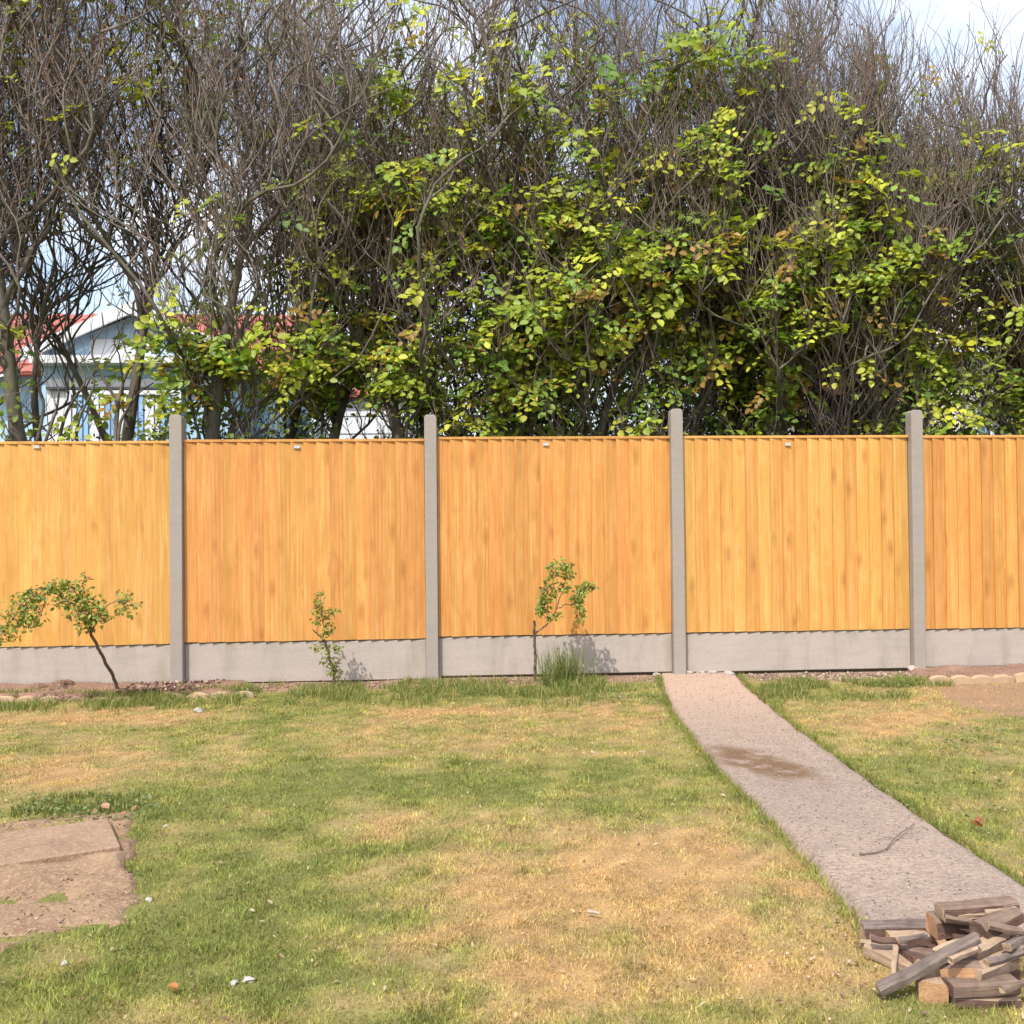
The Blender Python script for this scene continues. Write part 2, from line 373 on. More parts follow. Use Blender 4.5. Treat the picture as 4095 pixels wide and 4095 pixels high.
# posts
def post(i, x, top, label):
    hw = .046; b_ = MB(); r = .026
    arc = [(hw-r+r*math.sin(a), top-r+r*math.cos(a)) for a in np.linspace(math.pi/2, 0, 5)]
    poly = [(-hw, -.25), (hw, -.25)]+arc+[(-p, q) for p, q in arc[::-1]]
    b_.prism_y(poly, 0, .108)
    o = b_.build('fence_post', M_POST, bevel=.006, seg=2)
    o.location = (x, 0, 0); o.rotation_euler = (random.uniform(-.002, .002), random.uniform(-.002, .002), random.uniform(-.02, .02))
    tag(o, label, 'fence post', 'concrete fence posts'); return o
PL_LABELS = ['grey concrete fence post standing past the left photo edge', 'grey concrete fence post right of the leaning sapling', 'grey concrete fence post between the short thin sapling and the twin-lobed sapling',
             'grey concrete fence post standing at the far end of the path', 'grey concrete fence post nearest the right photo edge', 'grey concrete fence post standing past the right photo edge']
for i in range(6): post(i, (i-1)*S-.046, TOPZ[i], PL_LABELS[i])
# feather-edge panels: one shared board, wedge-shaped in plan
BH = 1.50
def board_mesh(material, k):
    q = MB(); ww = .122
    plan = [(0, .025), (ww, .0435), (ww, .0475), (0, .0395)]
    zs = [0, BH*.33, BH*.66, BH]; off = [random.uniform(-.0012, .0012) for _ in zs]
    vs = [(x+o_, y, z) for z, o_ in zip(zs, off) for x, y in plan]
    fs = [(3, 2, 1, 0), (12, 13, 14, 15)]
    for r in range(3):
        for e in range(4):
            a = r*4+e; c_ = r*4+(e+1) % 4; fs.append((a, c_, c_+4, a+4))
    q.add(vs, fs)
    o = q.build('board', material); me = o.data; bpy.data.objects.remove(o); return me
BM = {mt.name: [board_mesh(mt, k) for k in range(4)] for mt in (W_ORANGE, W_YELLOW)}
M_TAG = plain('grey tag', (.42, .42, .42), .5, .1)
M_CAP = W_ORANGE
PAN_LABELS = ['timber fence panel standing past the left photo edge', 'yellowish timber fence panel behind the leaning sapling', 'orange timber fence panel behind the short thin sapling', 'orange timber fence panel behind the twin-lobed sapling',
              'yellow timber fence panel right of the path end', 'orange timber fence panel at the right photo edge']
GRV_LABELS = ['concrete gravel board standing past the left photo edge', 'concrete gravel board behind the leaning sapling trunk', 'concrete gravel board behind the short thin sapling', 'concrete gravel board behind the tall grass clump',
              'concrete gravel board right of the path end', 'concrete gravel board at the right photo edge above the scalloped edging']
TAGX = {1: 68, 2: 560, 3: 1030, 4: 1487}
for i in range(6):
    x0 = (i-2)*S+.003; x1 = (i-1)*S-.095; zb = .31+DZ[i]; mt = W_YELLOW if i in (1, 4) else W_ORANGE
    pan = tag(empty('close_board_fence', (x0, .023, zb)), PAN_LABELS[i], 'fence panel', 'timber fence panels')
    wd = x1-x0; nb = 18; pitch = (wd-.122)/(nb-1)
    for k in range(nb):
        o = link(bpy.data.objects.new('board', BM[mt.name][(k*7+i) % 4]), pan)
        o.location = (k*pitch, random.uniform(0, .0015), .006+random.uniform(0, .004)); o.rotation_euler = (0, random.uniform(-.0012, .0012), 0)
    for zr in (.06, .72, 1.38):
        q = MB(); q.box(.0, wd, .0485, .085, zr, zr+.045); q.build('rail', mt, pan)
    q = MB(); q.box(-.001, wd+.001, .0235, .062, 1.505, 1.525); q.build('capping', mt, pan, bevel=.002, seg=1)
    if i in TAGX:
        c0 = on_y(TAGX[i], 843 if i < 3 else 838, .04)
        q = MB(); q.box(c0[0]-x0-.022, c0[0]-x0+.022, .0195, .0245, c0[2]-zb-.011, c0[2]-zb+.011)
        q.build('tag', M_TAG, pan)
    # gravel board under the panel
    q = MB(); gb = [.0, .0, .006, .024, .018, .022][i]
    q.box(x0-.002, x1+.002, .067, .113, gb, zb-.001)
    tag(q.build('gravel_board', M_GRAVEL, bevel=.004, seg=1), GRV_LABELS[i], 'gravel board', 'concrete gravel boards')

# ------------------------------------------------------------------ plants: helpers
def nrm(a): return a/np.maximum(np.linalg.norm(a, axis=-1, keepdims=True), 1e-9)
def grow(rng, P0, D0, L, K, wob, up, ar=.65):
    n_ = len(P0); P = np.zeros((n_, K, 3)); P[:, 0] = P0; D = nrm(D0); Wv = np.zeros((n_, 3)); st = (L/(K-1))[:, None]
    upv = np.array([0, 0, 1.])
    for k in range(1, K):
        Wv = ar*Wv+rng.normal(size=(n_, 3))*wob*np.array([1, 1, .45])
        D = nrm(D+Wv+up*upv); P[:, k] = P[:, k-1]+D*st
    return P
def tubes(P, R, sides):
    n_, K, _ = P.shape
    T = np.gradient(P, axis=1); T = nrm(T)
    ref = np.array([.83, .47, .05]); A = nrm(np.cross(T, ref)); Bv = np.cross(T, A)
    an = np.arange(sides)/sides*2*math.pi
    V = P[:, :, None]+R[:, :, None, None]*(A[:, :, None]*np.cos(an)[None, None, :, None]+Bv[:, :, None]*np.sin(an)[None, None, :, None])
    I = np.arange(n_*K*sides).reshape(n_, K, sides); J = np.roll(I, -1, axis=2)
    F = np.stack([I[:, :-1], J[:, :-1], J[:, 1:], I[:, 1:]], -1).reshape(-1, 4)
    return V.reshape(-1, 3), F
def along(P, idx, t):
    K = P.shape[1]; f = t*(K-1); k = np.minimum(f.astype(int), K-2); fr = (f-k)[:, None]
    a, b_ = P[idx, k], P[idx, k+1]; return a*(1-fr)+b_*fr, nrm(b_-a)
def join(parts):
    V = []; F = []; b_ = 0
    for v, f in parts: V.append(v); F.append(f+b_); b_ += len(v)
    return np.concatenate(V), np.concatenate(F)
def leaves(rng, C, size, colr, upbias=(-.15, -.45, .75), spread=.55, flop=.5, wide=.78, N=None, D=None):
    """ovate leaves folded along the midrib: base, two shoulders, two upper sides and a tip"""
    n_ = len(C); Nn = nrm(rng.normal(size=(n_, 3))*spread+np.array(upbias)) if N is None else nrm(N)
    if D is None: D = rng.normal(size=(n_, 3)); D[:, 2] -= flop
    D = nrm(D-Nn*(D*Nn).sum(1, keepdims=True)); Sd = np.cross(Nn, D)
    s = size[:, None]; wv = s*wide*.5; fold = s*.10
    a = C; b1 = C+D*s*.28+Sd*wv*.86+Nn*fold; b2 = C+D*s*.28-Sd*wv*.86+Nn*fold
    c1 = C+D*s*.68+Sd*wv*.78+Nn*fold*.6; c2 = C+D*s*.68-Sd*wv*.78+Nn*fold*.6; tip = C+D*s-Nn*s*.08
    V = np.stack([a, b1, c1, tip, c2, b2], 1).reshape(-1, 3); o = (np.arange(n_)*6)[:, None]
    F = np.concatenate([o+np.array(k)[None] for k in ((0, 1, 2), (0, 2, 3), (0, 3, 4), (0, 4, 5))])
    return V, F, np.repeat(colr, 6, axis=0)
def sprays(rng, C, kr, length, size, tone, wide=.78):
    """leafy shoots: leaves set alternately along a short drooping shoot, all facing much the same way"""
    k = rng.integers(kr[0], kr[1], len(C)); cc = np.repeat(np.arange(len(C)), k); n_ = len(cc)
    i_ = np.arange(n_)-np.repeat(np.cumsum(k)-k, k); t = (i_+.5)/k[cc]
    Nc = nrm(rng.normal(size=C.shape)*.33+np.array([-.12, -.5, .75])); Dc = rng.normal(size=C.shape); Dc[:, 1] -= .35; Dc[:, 2] *= .4
    Dc = nrm(Dc-Nc*(Dc*Nc).sum(1, keepdims=True)); Sc = np.cross(Nc, Dc)
    ln = rng.uniform(length[0], length[1], len(C))[cc]; sgn = np.where(i_ % 2 == 0, 1., -1.)
    P = C[cc]+Dc[cc]*(t*ln)[:, None]-np.array([0, 0, 1.])*(.25*t*t*ln)[:, None]+Sc[cc]*(sgn*.012)[:, None]+rng.normal(size=(n_, 3))*.012
    N = Nc[cc]+rng.normal(size=(n_, 3))*.22; D = Dc[cc]*.55+Sc[cc]*(sgn*.85)[:, None]+rng.normal(size=(n_, 3))*.2
    D = np.where((t > .9)[:, None], Dc[cc], D)
    sz = rng.uniform(size[0], size[1], n_)*rng.uniform(.75, 1.15, len(C))[cc]
    return leaves(rng, P, sz, tone[cc]*(.8+.4*rng.random((n_, 1))), N=N, D=D, wide=wide)
# ------------------------------------------------------------------ hedge trees behind the fence
YH = 1.55
def field(blobs):
    out_ = []
    for u, v, ru, rv, wt in blobs:
        c0 = on_y(u, v, YH); a = on_y(u+ru, v, YH); e = on_y(u, v-rv, YH)
        out_.append((c0[0], c0[2], a[0]-c0[0], e[2]-c0[2], wt))
    return out_
LEAFB = field([(1200,620,330,190,1.0),(1480,470,230,150,.75),(980,430,200,140,.75),(780,430,150,130,.5),(1000,690,200,110,.6),(1380,690,260,130,.8),(1800,720,140,100,.8),(1850,560,130,130,.65),
               (560,690,150,100,1.0),(340,710,110,75,.95),(800,690,120,110,.8),(620,560,140,90,.4),(140,665,70,34,.8),(55,775,50,30,.9),(150,790,70,28,.8),(350,590,50,35,.6),(640,520,55,22,.7),(480,430,60,60,.16),(615,290,28,18,.5),(775,62,24,20,.6),
               (1310,175,70,34,1.1),(1345,105,40,40,.7),(745,180,50,40,.25),(1000,240,150,80,.45),(1080,85,60,30,.35),(1580,275,60,40,.45),(1480,330,160,60,.4),(1250,330,160,80,.45),(1800,365,110,34,.9),(1630,550,130,50,1.1),(1270,190,60,40,.6),(880,270,70,50,.4),
               (700,650,70,60,.6),(900,800,110,40,.5),(1350,760,70,60,1.0),(1700,800,200,40,.7),(500,500,80,60,.2),(1560,400,150,60,.5)])
GLIMPSE = field([(695,772,80,66,1),(150,700,120,75,.4),(1760,600,70,50,.6)])
def leafdens(x, z):
    d = .012+.03*np.clip((x-.6)/1.5, 0, 1)*np.clip((6.2-z)/1.5, 0, 1)
    for cx, cz, rx, rz, wt in LEAFB: d = np.maximum(d, wt*np.exp(-(((x-cx)/rx)**2+((z-cz)/rz)**2)*1.1))
    for cx, cz, rx, rz, wt in GLIMPSE: d = d*(1-wt*np.exp(-(((x-cx)/rx)**2+((z-cz)/rz)**2)**2))
    return d*np.clip(.15+2.6*(fbm(x*2.6+3, z*2.6, 3)-.33), .03, 1.4)
def leaf_colours(rng, n_, x, z, bronze=.0):
    t = rng.random(n_); c = lerp3(t, [(0, (.11, .20, .028)), (.3, (.21, .295, .034)), (.65, (.36, .41, .04)), (1, (.50, .49, .05))])
    br = rng.random(n_) < bronze; c[br] = lerp3(rng.random(br.sum()), [(0, (.24, .13, .035)), (1, (.36, .25, .04))])
    return c*(.8+.4*rng.random((n_, 1)))
NLEAF = 0
def hedge_tree(seed, u, y, rt, label, nlimb=17, top=6.6, fork=1.4, lean=0., nbr=15, ntw=9, nlow=34, twob=.05, rho=1150., gap=None, red=0., low=()):
    global NLEAF
    rng = np.random.default_rng(seed)
    bx = on_y(u, 800, y)[0]
    root = tag(empty('hedge_tree', (bx, y, -.02)), label, 'tree', 'hedge trees behind the fence')
    def back(P):                                # clipped on the garden side: nothing leans over the fence
        P[..., 1] = np.where(P[..., 1] < -.55*y, -.55*y-.25*(P[..., 1]+.55*y)*0, P[..., 1]); return P
    P0 = np.zeros((1, 3)); P0[:, 2] = -.1
    th = top*.6
    T = back(grow(rng, P0, np.array([[lean, 0, 1.]]), np.array([th]), 16, twob, .09))
    r = rt*np.linspace(1.15, .28, 16)[None]; r[0, 0] = rt*1.6
    V, F = tubes(T, r, 8); arr_obj('trunk', V, F, M_TRUNK, root, smooth=True)
    # limbs: sinuous, soon turning upright
    tt = np.clip(fork/th+(1-fork/th)*.9*rng.random(nlimb)**1.1, 0, .97); p, tg = along(T, np.zeros(nlimb, int), tt)
    a = rng.random(nlimb)*2*math.pi; out_ = np.stack([np.cos(a), .6*np.sin(a), 0*a], 1)
    L = (top-p[:, 2])*rng.uniform(.9, 1.2, nlimb)
    LB = back(grow(rng, p, tg*.5+out_*.8+np.array([0, 0, .3]), L, 26, .32, .28, .5))
    rl = rt*.25*np.linspace(1, .2, 26)[None]*rng.uniform(.45, 1.15, (nlimb, 1))
    V1, F1 = tubes(LB, rl, 6)
    # crooked low stems that start near the foot
    for pl in low:
        Q = np.array([on_y(a_, b_, y-.12+.02*j) for j, (a_, b_) in enumerate(pl)])-np.array([bx, y, -.02]); tq = np.linspace(0, len(Q)-1, len(Q)*5)
        Q = np.stack([np.interp(tq, np.arange(len(Q)), Q[:, i]) for i in range(3)], 1)
        for _ in range(3): Q[1:-1] = (Q[:-2]+2*Q[1:-1]+Q[2:])/4
        v_, f_ = tubes(Q[None], np.linspace(.017, .005, len(Q))[None], 6); V1, F1 = join([(V1, F1), (v_, f_)])
    # branches
    nb_ = nlimb*nbr
    p, tg = along(LB, rng.integers(0, nlimb, nb_), rng.uniform(.06, .98, nb_))
    p2, tg2 = along(T, np.zeros(nlow, int), rng.uniform(1.3/th, .95, nlow)); p = np.r_[p, p2]; tg = np.r_[tg, tg2*.2]; nb_ += nlow
    a = rng.random(nb_)*2*math.pi; out_ = np.stack([np.cos(a), .8*np.sin(a), 0*a], 1)
    L = np.minimum(rng.uniform(.6, 1.4, nb_), np.maximum(.35, top+.3-p[:, 2]))
    BR = back(grow(rng, p, tg*.5+out_*.75+np.array([0, 0, .15]), L, 9, .33, .33, .5))
    rb = np.linspace(1, .35, 9)[None]*rng.uniform(.0048, .0145, (nb_, 1))
    V2, F2 = tubes(BR, rb, 3)
    arr_obj('limbs', V1, F1, M_TRUNK, root, smooth=True); arr_obj('branches', V2, F2, M_BRANCH, root, smooth=True)
    # twigs: fine, nearly upright
    ntot = nb_*ntw; p, tg = along(BR, rng.integers(0, nb_, ntot), rng.uniform(.15, 1, ntot))
    if gap is not None:
        k = ~((p[:, 2] > gap[0]) & (p[:, 2] < gap[1]) & (rng.random(ntot) < gap[2])); p, tg = p[k], tg[k]; ntot = len(p)
    a = rng.random(ntot)*2*math.pi; out_ = np.stack([np.cos(a), np.sin(a), 0*a], 1)
    L = rng.uniform(.25, .7, ntot)
    TW = grow(rng, p, tg*.4+out_*.42+np.array([0, 0, .6]), L, 4, .26, .38)
    rw = np.linspace(1, .5, 4)[None]*rng.uniform(.0021, .0045, (ntot, 1))
    V, F = tubes(TW, rw, 3); tw = arr_obj('twigs', V, F, M_TWIG, root, smooth=True); tw['kind'] = 'stuff'
    # leaves: shoots of a few leaves at twig points
    pts = np.concatenate([TW[:, 1:].reshape(-1, 3), BR[:, 2:].reshape(-1, 3)])
    wgt = leafdens(pts[:, 0]+bx, pts[:, 2])/(.35+np.exp(-((pts[:, 2]-4.5)/1.2)**2))
    zz = np.linspace(1.6, 6.5, 60); xx = np.linspace(bx-.5, bx+.5, 12); G1, G2 = np.meshgrid(xx, zz)
    ncl = max(14, int(rho*leafdens(G1.ravel(), G2.ravel()).mean()*4.9*1.0*.72))
    ci = rng.choice(len(pts), min(ncl, len(pts)//2), replace=False, p=wgt/wgt.sum()); C = pts[ci]
    V, F, CC = sprays(rng, C, (6, 13), (.16, .34), (.05, .095), leaf_colours(rng, len(C), None, None, .08)); parts = [(V, F)]; cols = [CC]; NLEAF += len(V)//6
    if red:                                     # withered brown leaves and buds left on the upper twigs
        up = TW[:, 2:].reshape(-1, 3); up = up[(up[:, 2] > 3.6)]; q = up[rng.choice(len(up), min(len(up), int(red)), replace=False)]
        c2 = lerp3(rng.random(len(q)), [(0, (.14, .06, .04)), (.6, (.26, .12, .08)), (1, (.38, .22, .15))])
        V, F, CC = leaves(rng, q+rng.normal(size=q.shape)*.02, rng.uniform(.018, .04, len(q)), c2, spread=1.2); parts.append((V, F)); cols.append(CC)
    V, F = join(parts); cr = arr_obj('crown', V, F, M_LEAF, root, smooth=True, col=np.concatenate(cols)); cr['kind'] = 'stuff'
    return root
HT = [(-150,1.5,.085,'bare hedge tree standing past the left photo edge',dict(top=6.8,red=1500,gap=(2.9,4.1,.6))),
      (52,1.15,.085,'dark leaning hedge tree trunk at the left photo edge behind the fence',dict(top=6.9,lean=-.03,red=2600,gap=(1.9,4.1,.65),nlimb=12,fork=2.5,nlow=8,twob=.02,low=([(62,860),(78,800),(84,760),(70,725),(78,690),(66,655),(52,620),(60,585)],[(70,880),(90,820),(108,770),(112,735),(96,705)],[(60,870),(40,800),(28,750),(36,700),(22,660)]))),
      (215,1.35,.075,'bare hedge tree standing in front of the pale blue house gable',dict(top=6.9,red=1800,gap=(1.9,4.2,.8),nlimb=12,fork=2.7,nlow=8,twob=.015,low=([(205,880),(110,835),(122,785),(142,748),(163,722),(152,692),(133,660),(120,625),(128,590),(110,555)],[(205,890),(140,835),(150,785),(168,752),(180,722),(166,694),(150,668)],[(226,900),(216,820),(222,760),(200,722),(182,690),(172,668),(178,640),(196,618),(192,590)],[(214,900),(220,800),(226,740),(240,700),(262,672),(250,640),(262,600),(255,560)],[(222,900),(224,800),(246,762),(262,740),(290,722)]))),
      (400,1.5,.085,'twiggy hedge tree behind the leftmost concrete post in the photo',dict(top=6.9,red=900,gap=(2.6,4.0,.3))),
      (565,1.9,.06,'hedge tree behind the middle of the panel with the short thin sapling',dict(top=6.8,red=500,nlow=16)),
      (735,1.45,.085,'forked hedge tree right of the red-roofed outbuilding',dict(top=6.8,red=400,nlow=16,fork=1.9)),
      (905,1.55,.09,'thick straight hedge tree trunk just right of the second concrete post',dict(top=6.6,red=250)),
      (1075,1.8,.06,'leafy hedge tree behind the twin-lobed sapling',dict(top=6.4,red=250)),
      (1240,1.6,.065,'densely leaved hedge tree behind the post at the path end',dict(top=6.0,red=200)),
      (1420,1.7,.06,'leafy hedge tree behind the left half of the yellow panel',dict(top=5.8,red=150)),
      (1588,1.5,.055,'slender hedge tree, leftmost of the three close trunks before the white house',dict(top=5.35,red=150)),
      (1652,1.35,.075,'hedge tree with stubby forks, middle of the three close trunks before the white house',dict(top=5.15,red=150)),
      (1716,1.65,.08,'dark hedge tree, rightmost of the three close trunks before the white house',dict(top=5.0,red=200)),
      (1880,1.6,.07,'bare-topped hedge tree at the right photo edge',dict(top=4.95,red=400)),
      (2060,1.6,.07,'hedge tree standing past the right photo edge',dict(top=4.7,red=200))]
for i, (u, y, rt, lb, kw) in enumerate(HT): hedge_tree(100+i, u, y, rt, lb, **kw)
BT = [(130,2.8,.055,'slim back-row hedge tree left of the blue house gable',dict(top=6.6,gap=(1.8,4.2,.8),fork=3.0,nlow=6)),(300,2.7,.055,'slim back-row hedge tree right of the blue house gable',dict(top=6.5,gap=(1.8,3.8,.7),fork=2.9,nlow=6)),
      (490,2.7,.06,'slim back-row hedge tree between the blue house and the outbuilding',dict(top=6.5)),(650,2.9,.055,'slim back-row hedge tree straight above the outbuilding',dict(top=6.4,fork=2.7,nlow=8,twob=.015,low=([(205,880),(110,835),(122,785),(142,748),(163,722),(152,692),(133,660),(120,625),(128,590),(110,555)],[(205,890),(140,835),(150,785),(168,752),(180,722),(166,694),(150,668)],[(226,900),(216,820),(222,760),(200,722),(182,690),(172,668),(178,640),(196,618),(192,590)],[(214,900),(220,800),(226,740),(240,700),(262,672),(250,640),(262,600),(255,560)],[(222,900),(224,800),(246,762),(262,740),(290,722)]))),(820,2.6,.06,'slim back-row hedge tree above the second concrete post',dict(top=6.4)),(985,2.5,.06,'slim back-row hedge tree above the twin-lobed sapling',dict(top=6.2)),
      (1160,2.8,.06,'slim back-row hedge tree hidden in the densest leaves',dict(top=6.1)),(1340,2.7,.06,'slim back-row hedge tree right of the post at the path end',dict(top=5.7)),(1510,2.6,.06,'slim back-row hedge tree left of the three close trunks',dict(top=5.1)),(1790,2.8,.06,'slim back-row hedge tree in front of the white house',dict(top=4.7)),(1950,2.8,.055,'slim back-row hedge tree at the white house window by the right edge',dict(top=4.7))]
for i, (u, y, rt, lb, kw) in enumerate(BT): hedge_tree(300+i, u, y, rt, lb, nlimb=12, nbr=12, ntw=8, rho=500, **kw)

# low shrubs between the trunks
def shrub(seed, u, y, h, rx, label, tone, n_=5200, size=(.032, .06), zmin=.1):
    rng = np.random.default_rng(seed); bx = on_y(u, 800, y)[0]
    root = tag(empty('shrub', (bx, y, -.02)), label, 'shrub', 'shrubs growing between the hedge trunks')
    ns = 22; a = rng.random(ns)*6.283; P0 = np.stack([.12*np.cos(a), .12*np.sin(a), -.05+0*a], 1)
    D0 = np.stack([np.cos(a)*rx*.55, np.sin(a)*.35, np.ones(ns)], 1)
    ST = grow(rng, P0, D0, rng.uniform(.75, 1.08, ns)*h, 10, .12, .08); ST[..., 1] = np.maximum(ST[..., 1], .35-y); V1, F1 = tubes(ST, np.linspace(.011, .004, 10)[None]*np.ones((ns, 1)), 4)
    nb_ = 260; p, tg = along(ST, rng.integers(0, ns, nb_), rng.uniform(.3, 1, nb_)); BR = grow(rng, p, tg*.4+rng.normal(size=(nb_, 3))*.8, rng.uniform(.2, .5, nb_), 6, .2, .12)
    BR[..., 1] = np.maximum(BR[..., 1], .35-y)
    V2, F2 = tubes(BR, np.linspace(.004, .002, 6)[None]*np.ones((nb_, 1)), 3); V, F = join([(V1, F1), (V2, F2)])
    arr_obj('stems', V, F, M_TWIG, root, smooth=True)
    pts = BR[:, 1:].reshape(-1, 3); q = pts[rng.integers(0, len(pts), n_)]+rng.normal(size=(n_, 3))*np.array([.07, .07, .06]); q = q[q[:, 2] > zmin]; n_ = len(q)
    c = lerp3(rng.random(n_), [(0, tuple(x*.5 for x in tone)), (.6, tone), (1, tuple(x*1.35 for x in tone))])
    V, F, CC = leaves(rng, q, rng.uniform(*size, n_), c, spread=.9); o = arr_obj('foliage', V, F, M_LEAF, root, smooth=True, col=CC); o['kind'] = 'stuff'
shrub(501, 690, 2.6, 2.9, .5, 'yellow-green shrub between the forked hedge tree and the outbuilding', (.26, .25, .03), zmin=2.55)
shrub(502, 960, 2.2, 2.5, .8, 'yellow-green shrub right of the thick straight hedge trunk', (.24, .21, .035))
shrub(503, 1110, 1.9, 2.3, .8, 'olive small-leaved shrub behind the twin-lobed sapling', (.19, .17, .035))
shrub(504, 1230, 2.2, 2.3, .8, 'olive small-leaved shrub left of the post at the path end', (.17, .17, .03))
shrub(505, 1450, 2.1, 2.4, .8, 'green shrub behind the left half of the yellow panel', (.12, .18, .025))
shrub(506, 1850, 1.9, 2.3, .8, 'green shrub behind the panel at the right photo edge', (.14, .19, .025))
shrub(507, 475, 1.8, 2.2, .5, 'bright green shrub left of the red-roofed outbuilding', (.16, .22, .025))
shrub(508, 320, 1.6, 2.1, .6, 'bright green shrub behind the leftmost concrete post in the photo', (.16, .22, .025))
shrub(509, 850, 1.9, 2.0, .5, 'shaded shrub behind the second concrete post', (.13, .14, .03))

shrub(510, 870, 3.3, 3.0, .8, 'dark back shrub above the second concrete post', (.12, .14, .03))
shrub(511, 1040, 3.4, 3.3, 1.1, 'dark back shrub above the twin-lobed sapling', (.12, .15, .03))
shrub(512, 1300, 3.4, 3.3, 1.1, 'dark back shrub right of the post at the path end', (.11, .15, .025))
shrub(513, 1500, 3.2, 2.9, 1.0, 'dark back shrub left of the three close trunks', (.11, .15, .025))
shrub(515, 95, 1.5, 2.5, .5, 'low bright leafy shoots just above the fence at the left photo edge', (.22, .30, .035), 1500, (.05, .085), 1.7)
shrub(514, 430, 2.6, 2.3, .6, 'dark back shrub right of the pale blue gable', (.11, .15, .025))

# ------------------------------------------------------------------ houses beyond the hedge
M_BLUE = plain('pale blue render', (.36, .52, .66), .7, .06); M_WHITE = plain('white paint', (.60, .61, .63), .6, .04); M_CREAM = plain('white render', (.64, .58, .56), .8, .05)
M_TILE = plain('red roof tile', (.36, .115, .092), .8, .25, 9); M_PINK = plain('pale roof tile', (.52, .42, .40), .8, .12, 5); M_BLIND = plain('blue blind', (.25, .42, .66), .6, .08)
m, n, b = mat('window glass'); b.inputs['Base Color'].default_value = (.12, .2, .32, 1); b.inputs['Roughness'].default_value = .06; b.inputs['Specular IOR Level'].default_value = .6; M_GLASS = m
M_DARK = plain('dark gutter', (.06, .065, .07), .5, .1)
def piece(name, mt, parent, *box, bevel=0):
    q = MB(); q.box(*box); return q.build(name, mt, parent, bevel=bevel)
def tiles(parent, x0, x1, y0, z0, y1, z1, mt, rows, tw):
    L = math.hypot(y1-y0, z1-z0); ang = math.atan2(z1-z0, y1-y0); ex = L/rows
    q = MB(); q.add([(0,0,0),(tw*.5,0,.025),(tw*.97,0,.0),(tw*.97,ex*1.15,-.02),(tw*.5,ex*1.15,.005),(0,ex*1.15,-.02),(0,0,-.03),(tw*.97,0,-.03)],
                    [(0,1,4,5),(1,2,3,4),(6,7,2,1,0)])
    o = q.build('tile', mt); me = o.data; bpy.data.objects.remove(o)
    ncol = int((x1-x0)/tw)
    for r in range(rows):
        for c_ in range(ncol):
            o = link(bpy.data.objects.new('tile', me), parent); o.rotation_euler = (ang+random.uniform(-.02, .02), 0, random.uniform(-.01, .01))
            o.location = (x0+c_*tw+(tw*.5 if r % 2 else 0), y0+r*ex*math.cos(ang), z0+r*ex*math.sin(ang)+.035)
def window(parent, x0, x1, y, z0, z1, nm, blinds=True):
    fr = MB(); t_ = .07
    fr.box(x0, x1, y-.05, y+.02, z0, z0+t_); fr.box(x0, x1, y-.05, y+.02, z1-t_, z1)
    for k in range(nm+1):
        xx = x0+(x1-x0-t_)*k/nm; fr.box(xx, xx+t_, y-.052, y+.018, z0+t_, z1-t_)
    f = fr.build('window', M_WHITE, parent)
    for k in range(nm):
        a = x0+(x1-x0-t_)*k/nm+t_; b2 = x0+(x1-x0-t_)*(k+1)/nm
        piece('pane', M_GLASS, f, a, b2, y-.005, y+.0, z0+t_, z1-t_)
        if blinds:
            ns = max(3, int((b2-a)/.085))
            for s_ in range(ns):
                xx = a+(b2-a)*(s_+.5)/ns; piece('blind_slat', M_BLIND if s_ % 3 else M_WHITE, f, xx-.03, xx+.03, y-.022, y-.012, z0+t_, z1-t_)
# pale blue house with a gabled front
yw = 8.6; px2 = lambda u, v, y=yw: on_y(u, v, y)
apex = px2(256, 578); lf = px2(64, 657); trim = px2(200, 684)[2]; hw = apex[0]-lf[0]
h1 = tag(empty('house', (apex[0], yw, -.1)), 'pale blue house with red tiled roof and white gable boards behind the left fence', 'house')
ox, oy, oz = apex[0], yw, -.1
def loc(o): o.location = (o.location.x-ox, o.location.y-oy, o.location.z-oz); return o
mw = MB(); xl, xr = on_y(-160, 700, 9.6)[0], on_y(500, 700, 9.6)[0]; ze = on_y(200, 702, 9.4)[2]; zr = on_y(200, 592, 12.4)[2]
mw.box(xl, xr, 9.8, 15.0, -.1, ze-.02); loc(mw.build('wall', M_BLUE, h1))
zl = lf[2]; hf = hw-.12
gw = MB(); gw.prism_y([(apex[0]-hf, -.1), (apex[0]+hf, -.1), (apex[0]+hf, zl-.06), (apex[0], apex[2]-.14), (apex[0]-hf, zl-.06)], yw, 9.79); loc(gw.build('gable_wall', M_BLUE, h1))
rf = MB(); rf.add([(xl-.2, 9.3, ze-.05), (xr+.2, 9.3, ze-.05), (xr+.2, 12.4, zr-.03), (xl-.2, 12.4, zr-.03), (xl-.2, 15.5, ze-.05), (xr+.2, 15.5, ze-.05)], [(0, 1, 2, 3), (3, 2, 5, 4)])
rf.add([(apex[0]-hw, yw-.2, zl), (apex[0], yw-.2, apex[2]), (apex[0], 12.3, apex[2]), (apex[0]-hw, 9.9, zl)], [(0, 1, 2, 3)])
rf.add([(apex[0]+hw, yw-.2, zl), (apex[0], yw-.2, apex[2]), (apex[0], 12.3, apex[2]), (apex[0]+hw, 9.9, zl)], [(3, 2, 1, 0)])
roof = loc(rf.build('roof', M_TILE, h1))
tiles(roof, xl-.2, xr+.1, 9.3, ze-.05, 12.35, zr-.06, M_TILE, 9, .33)
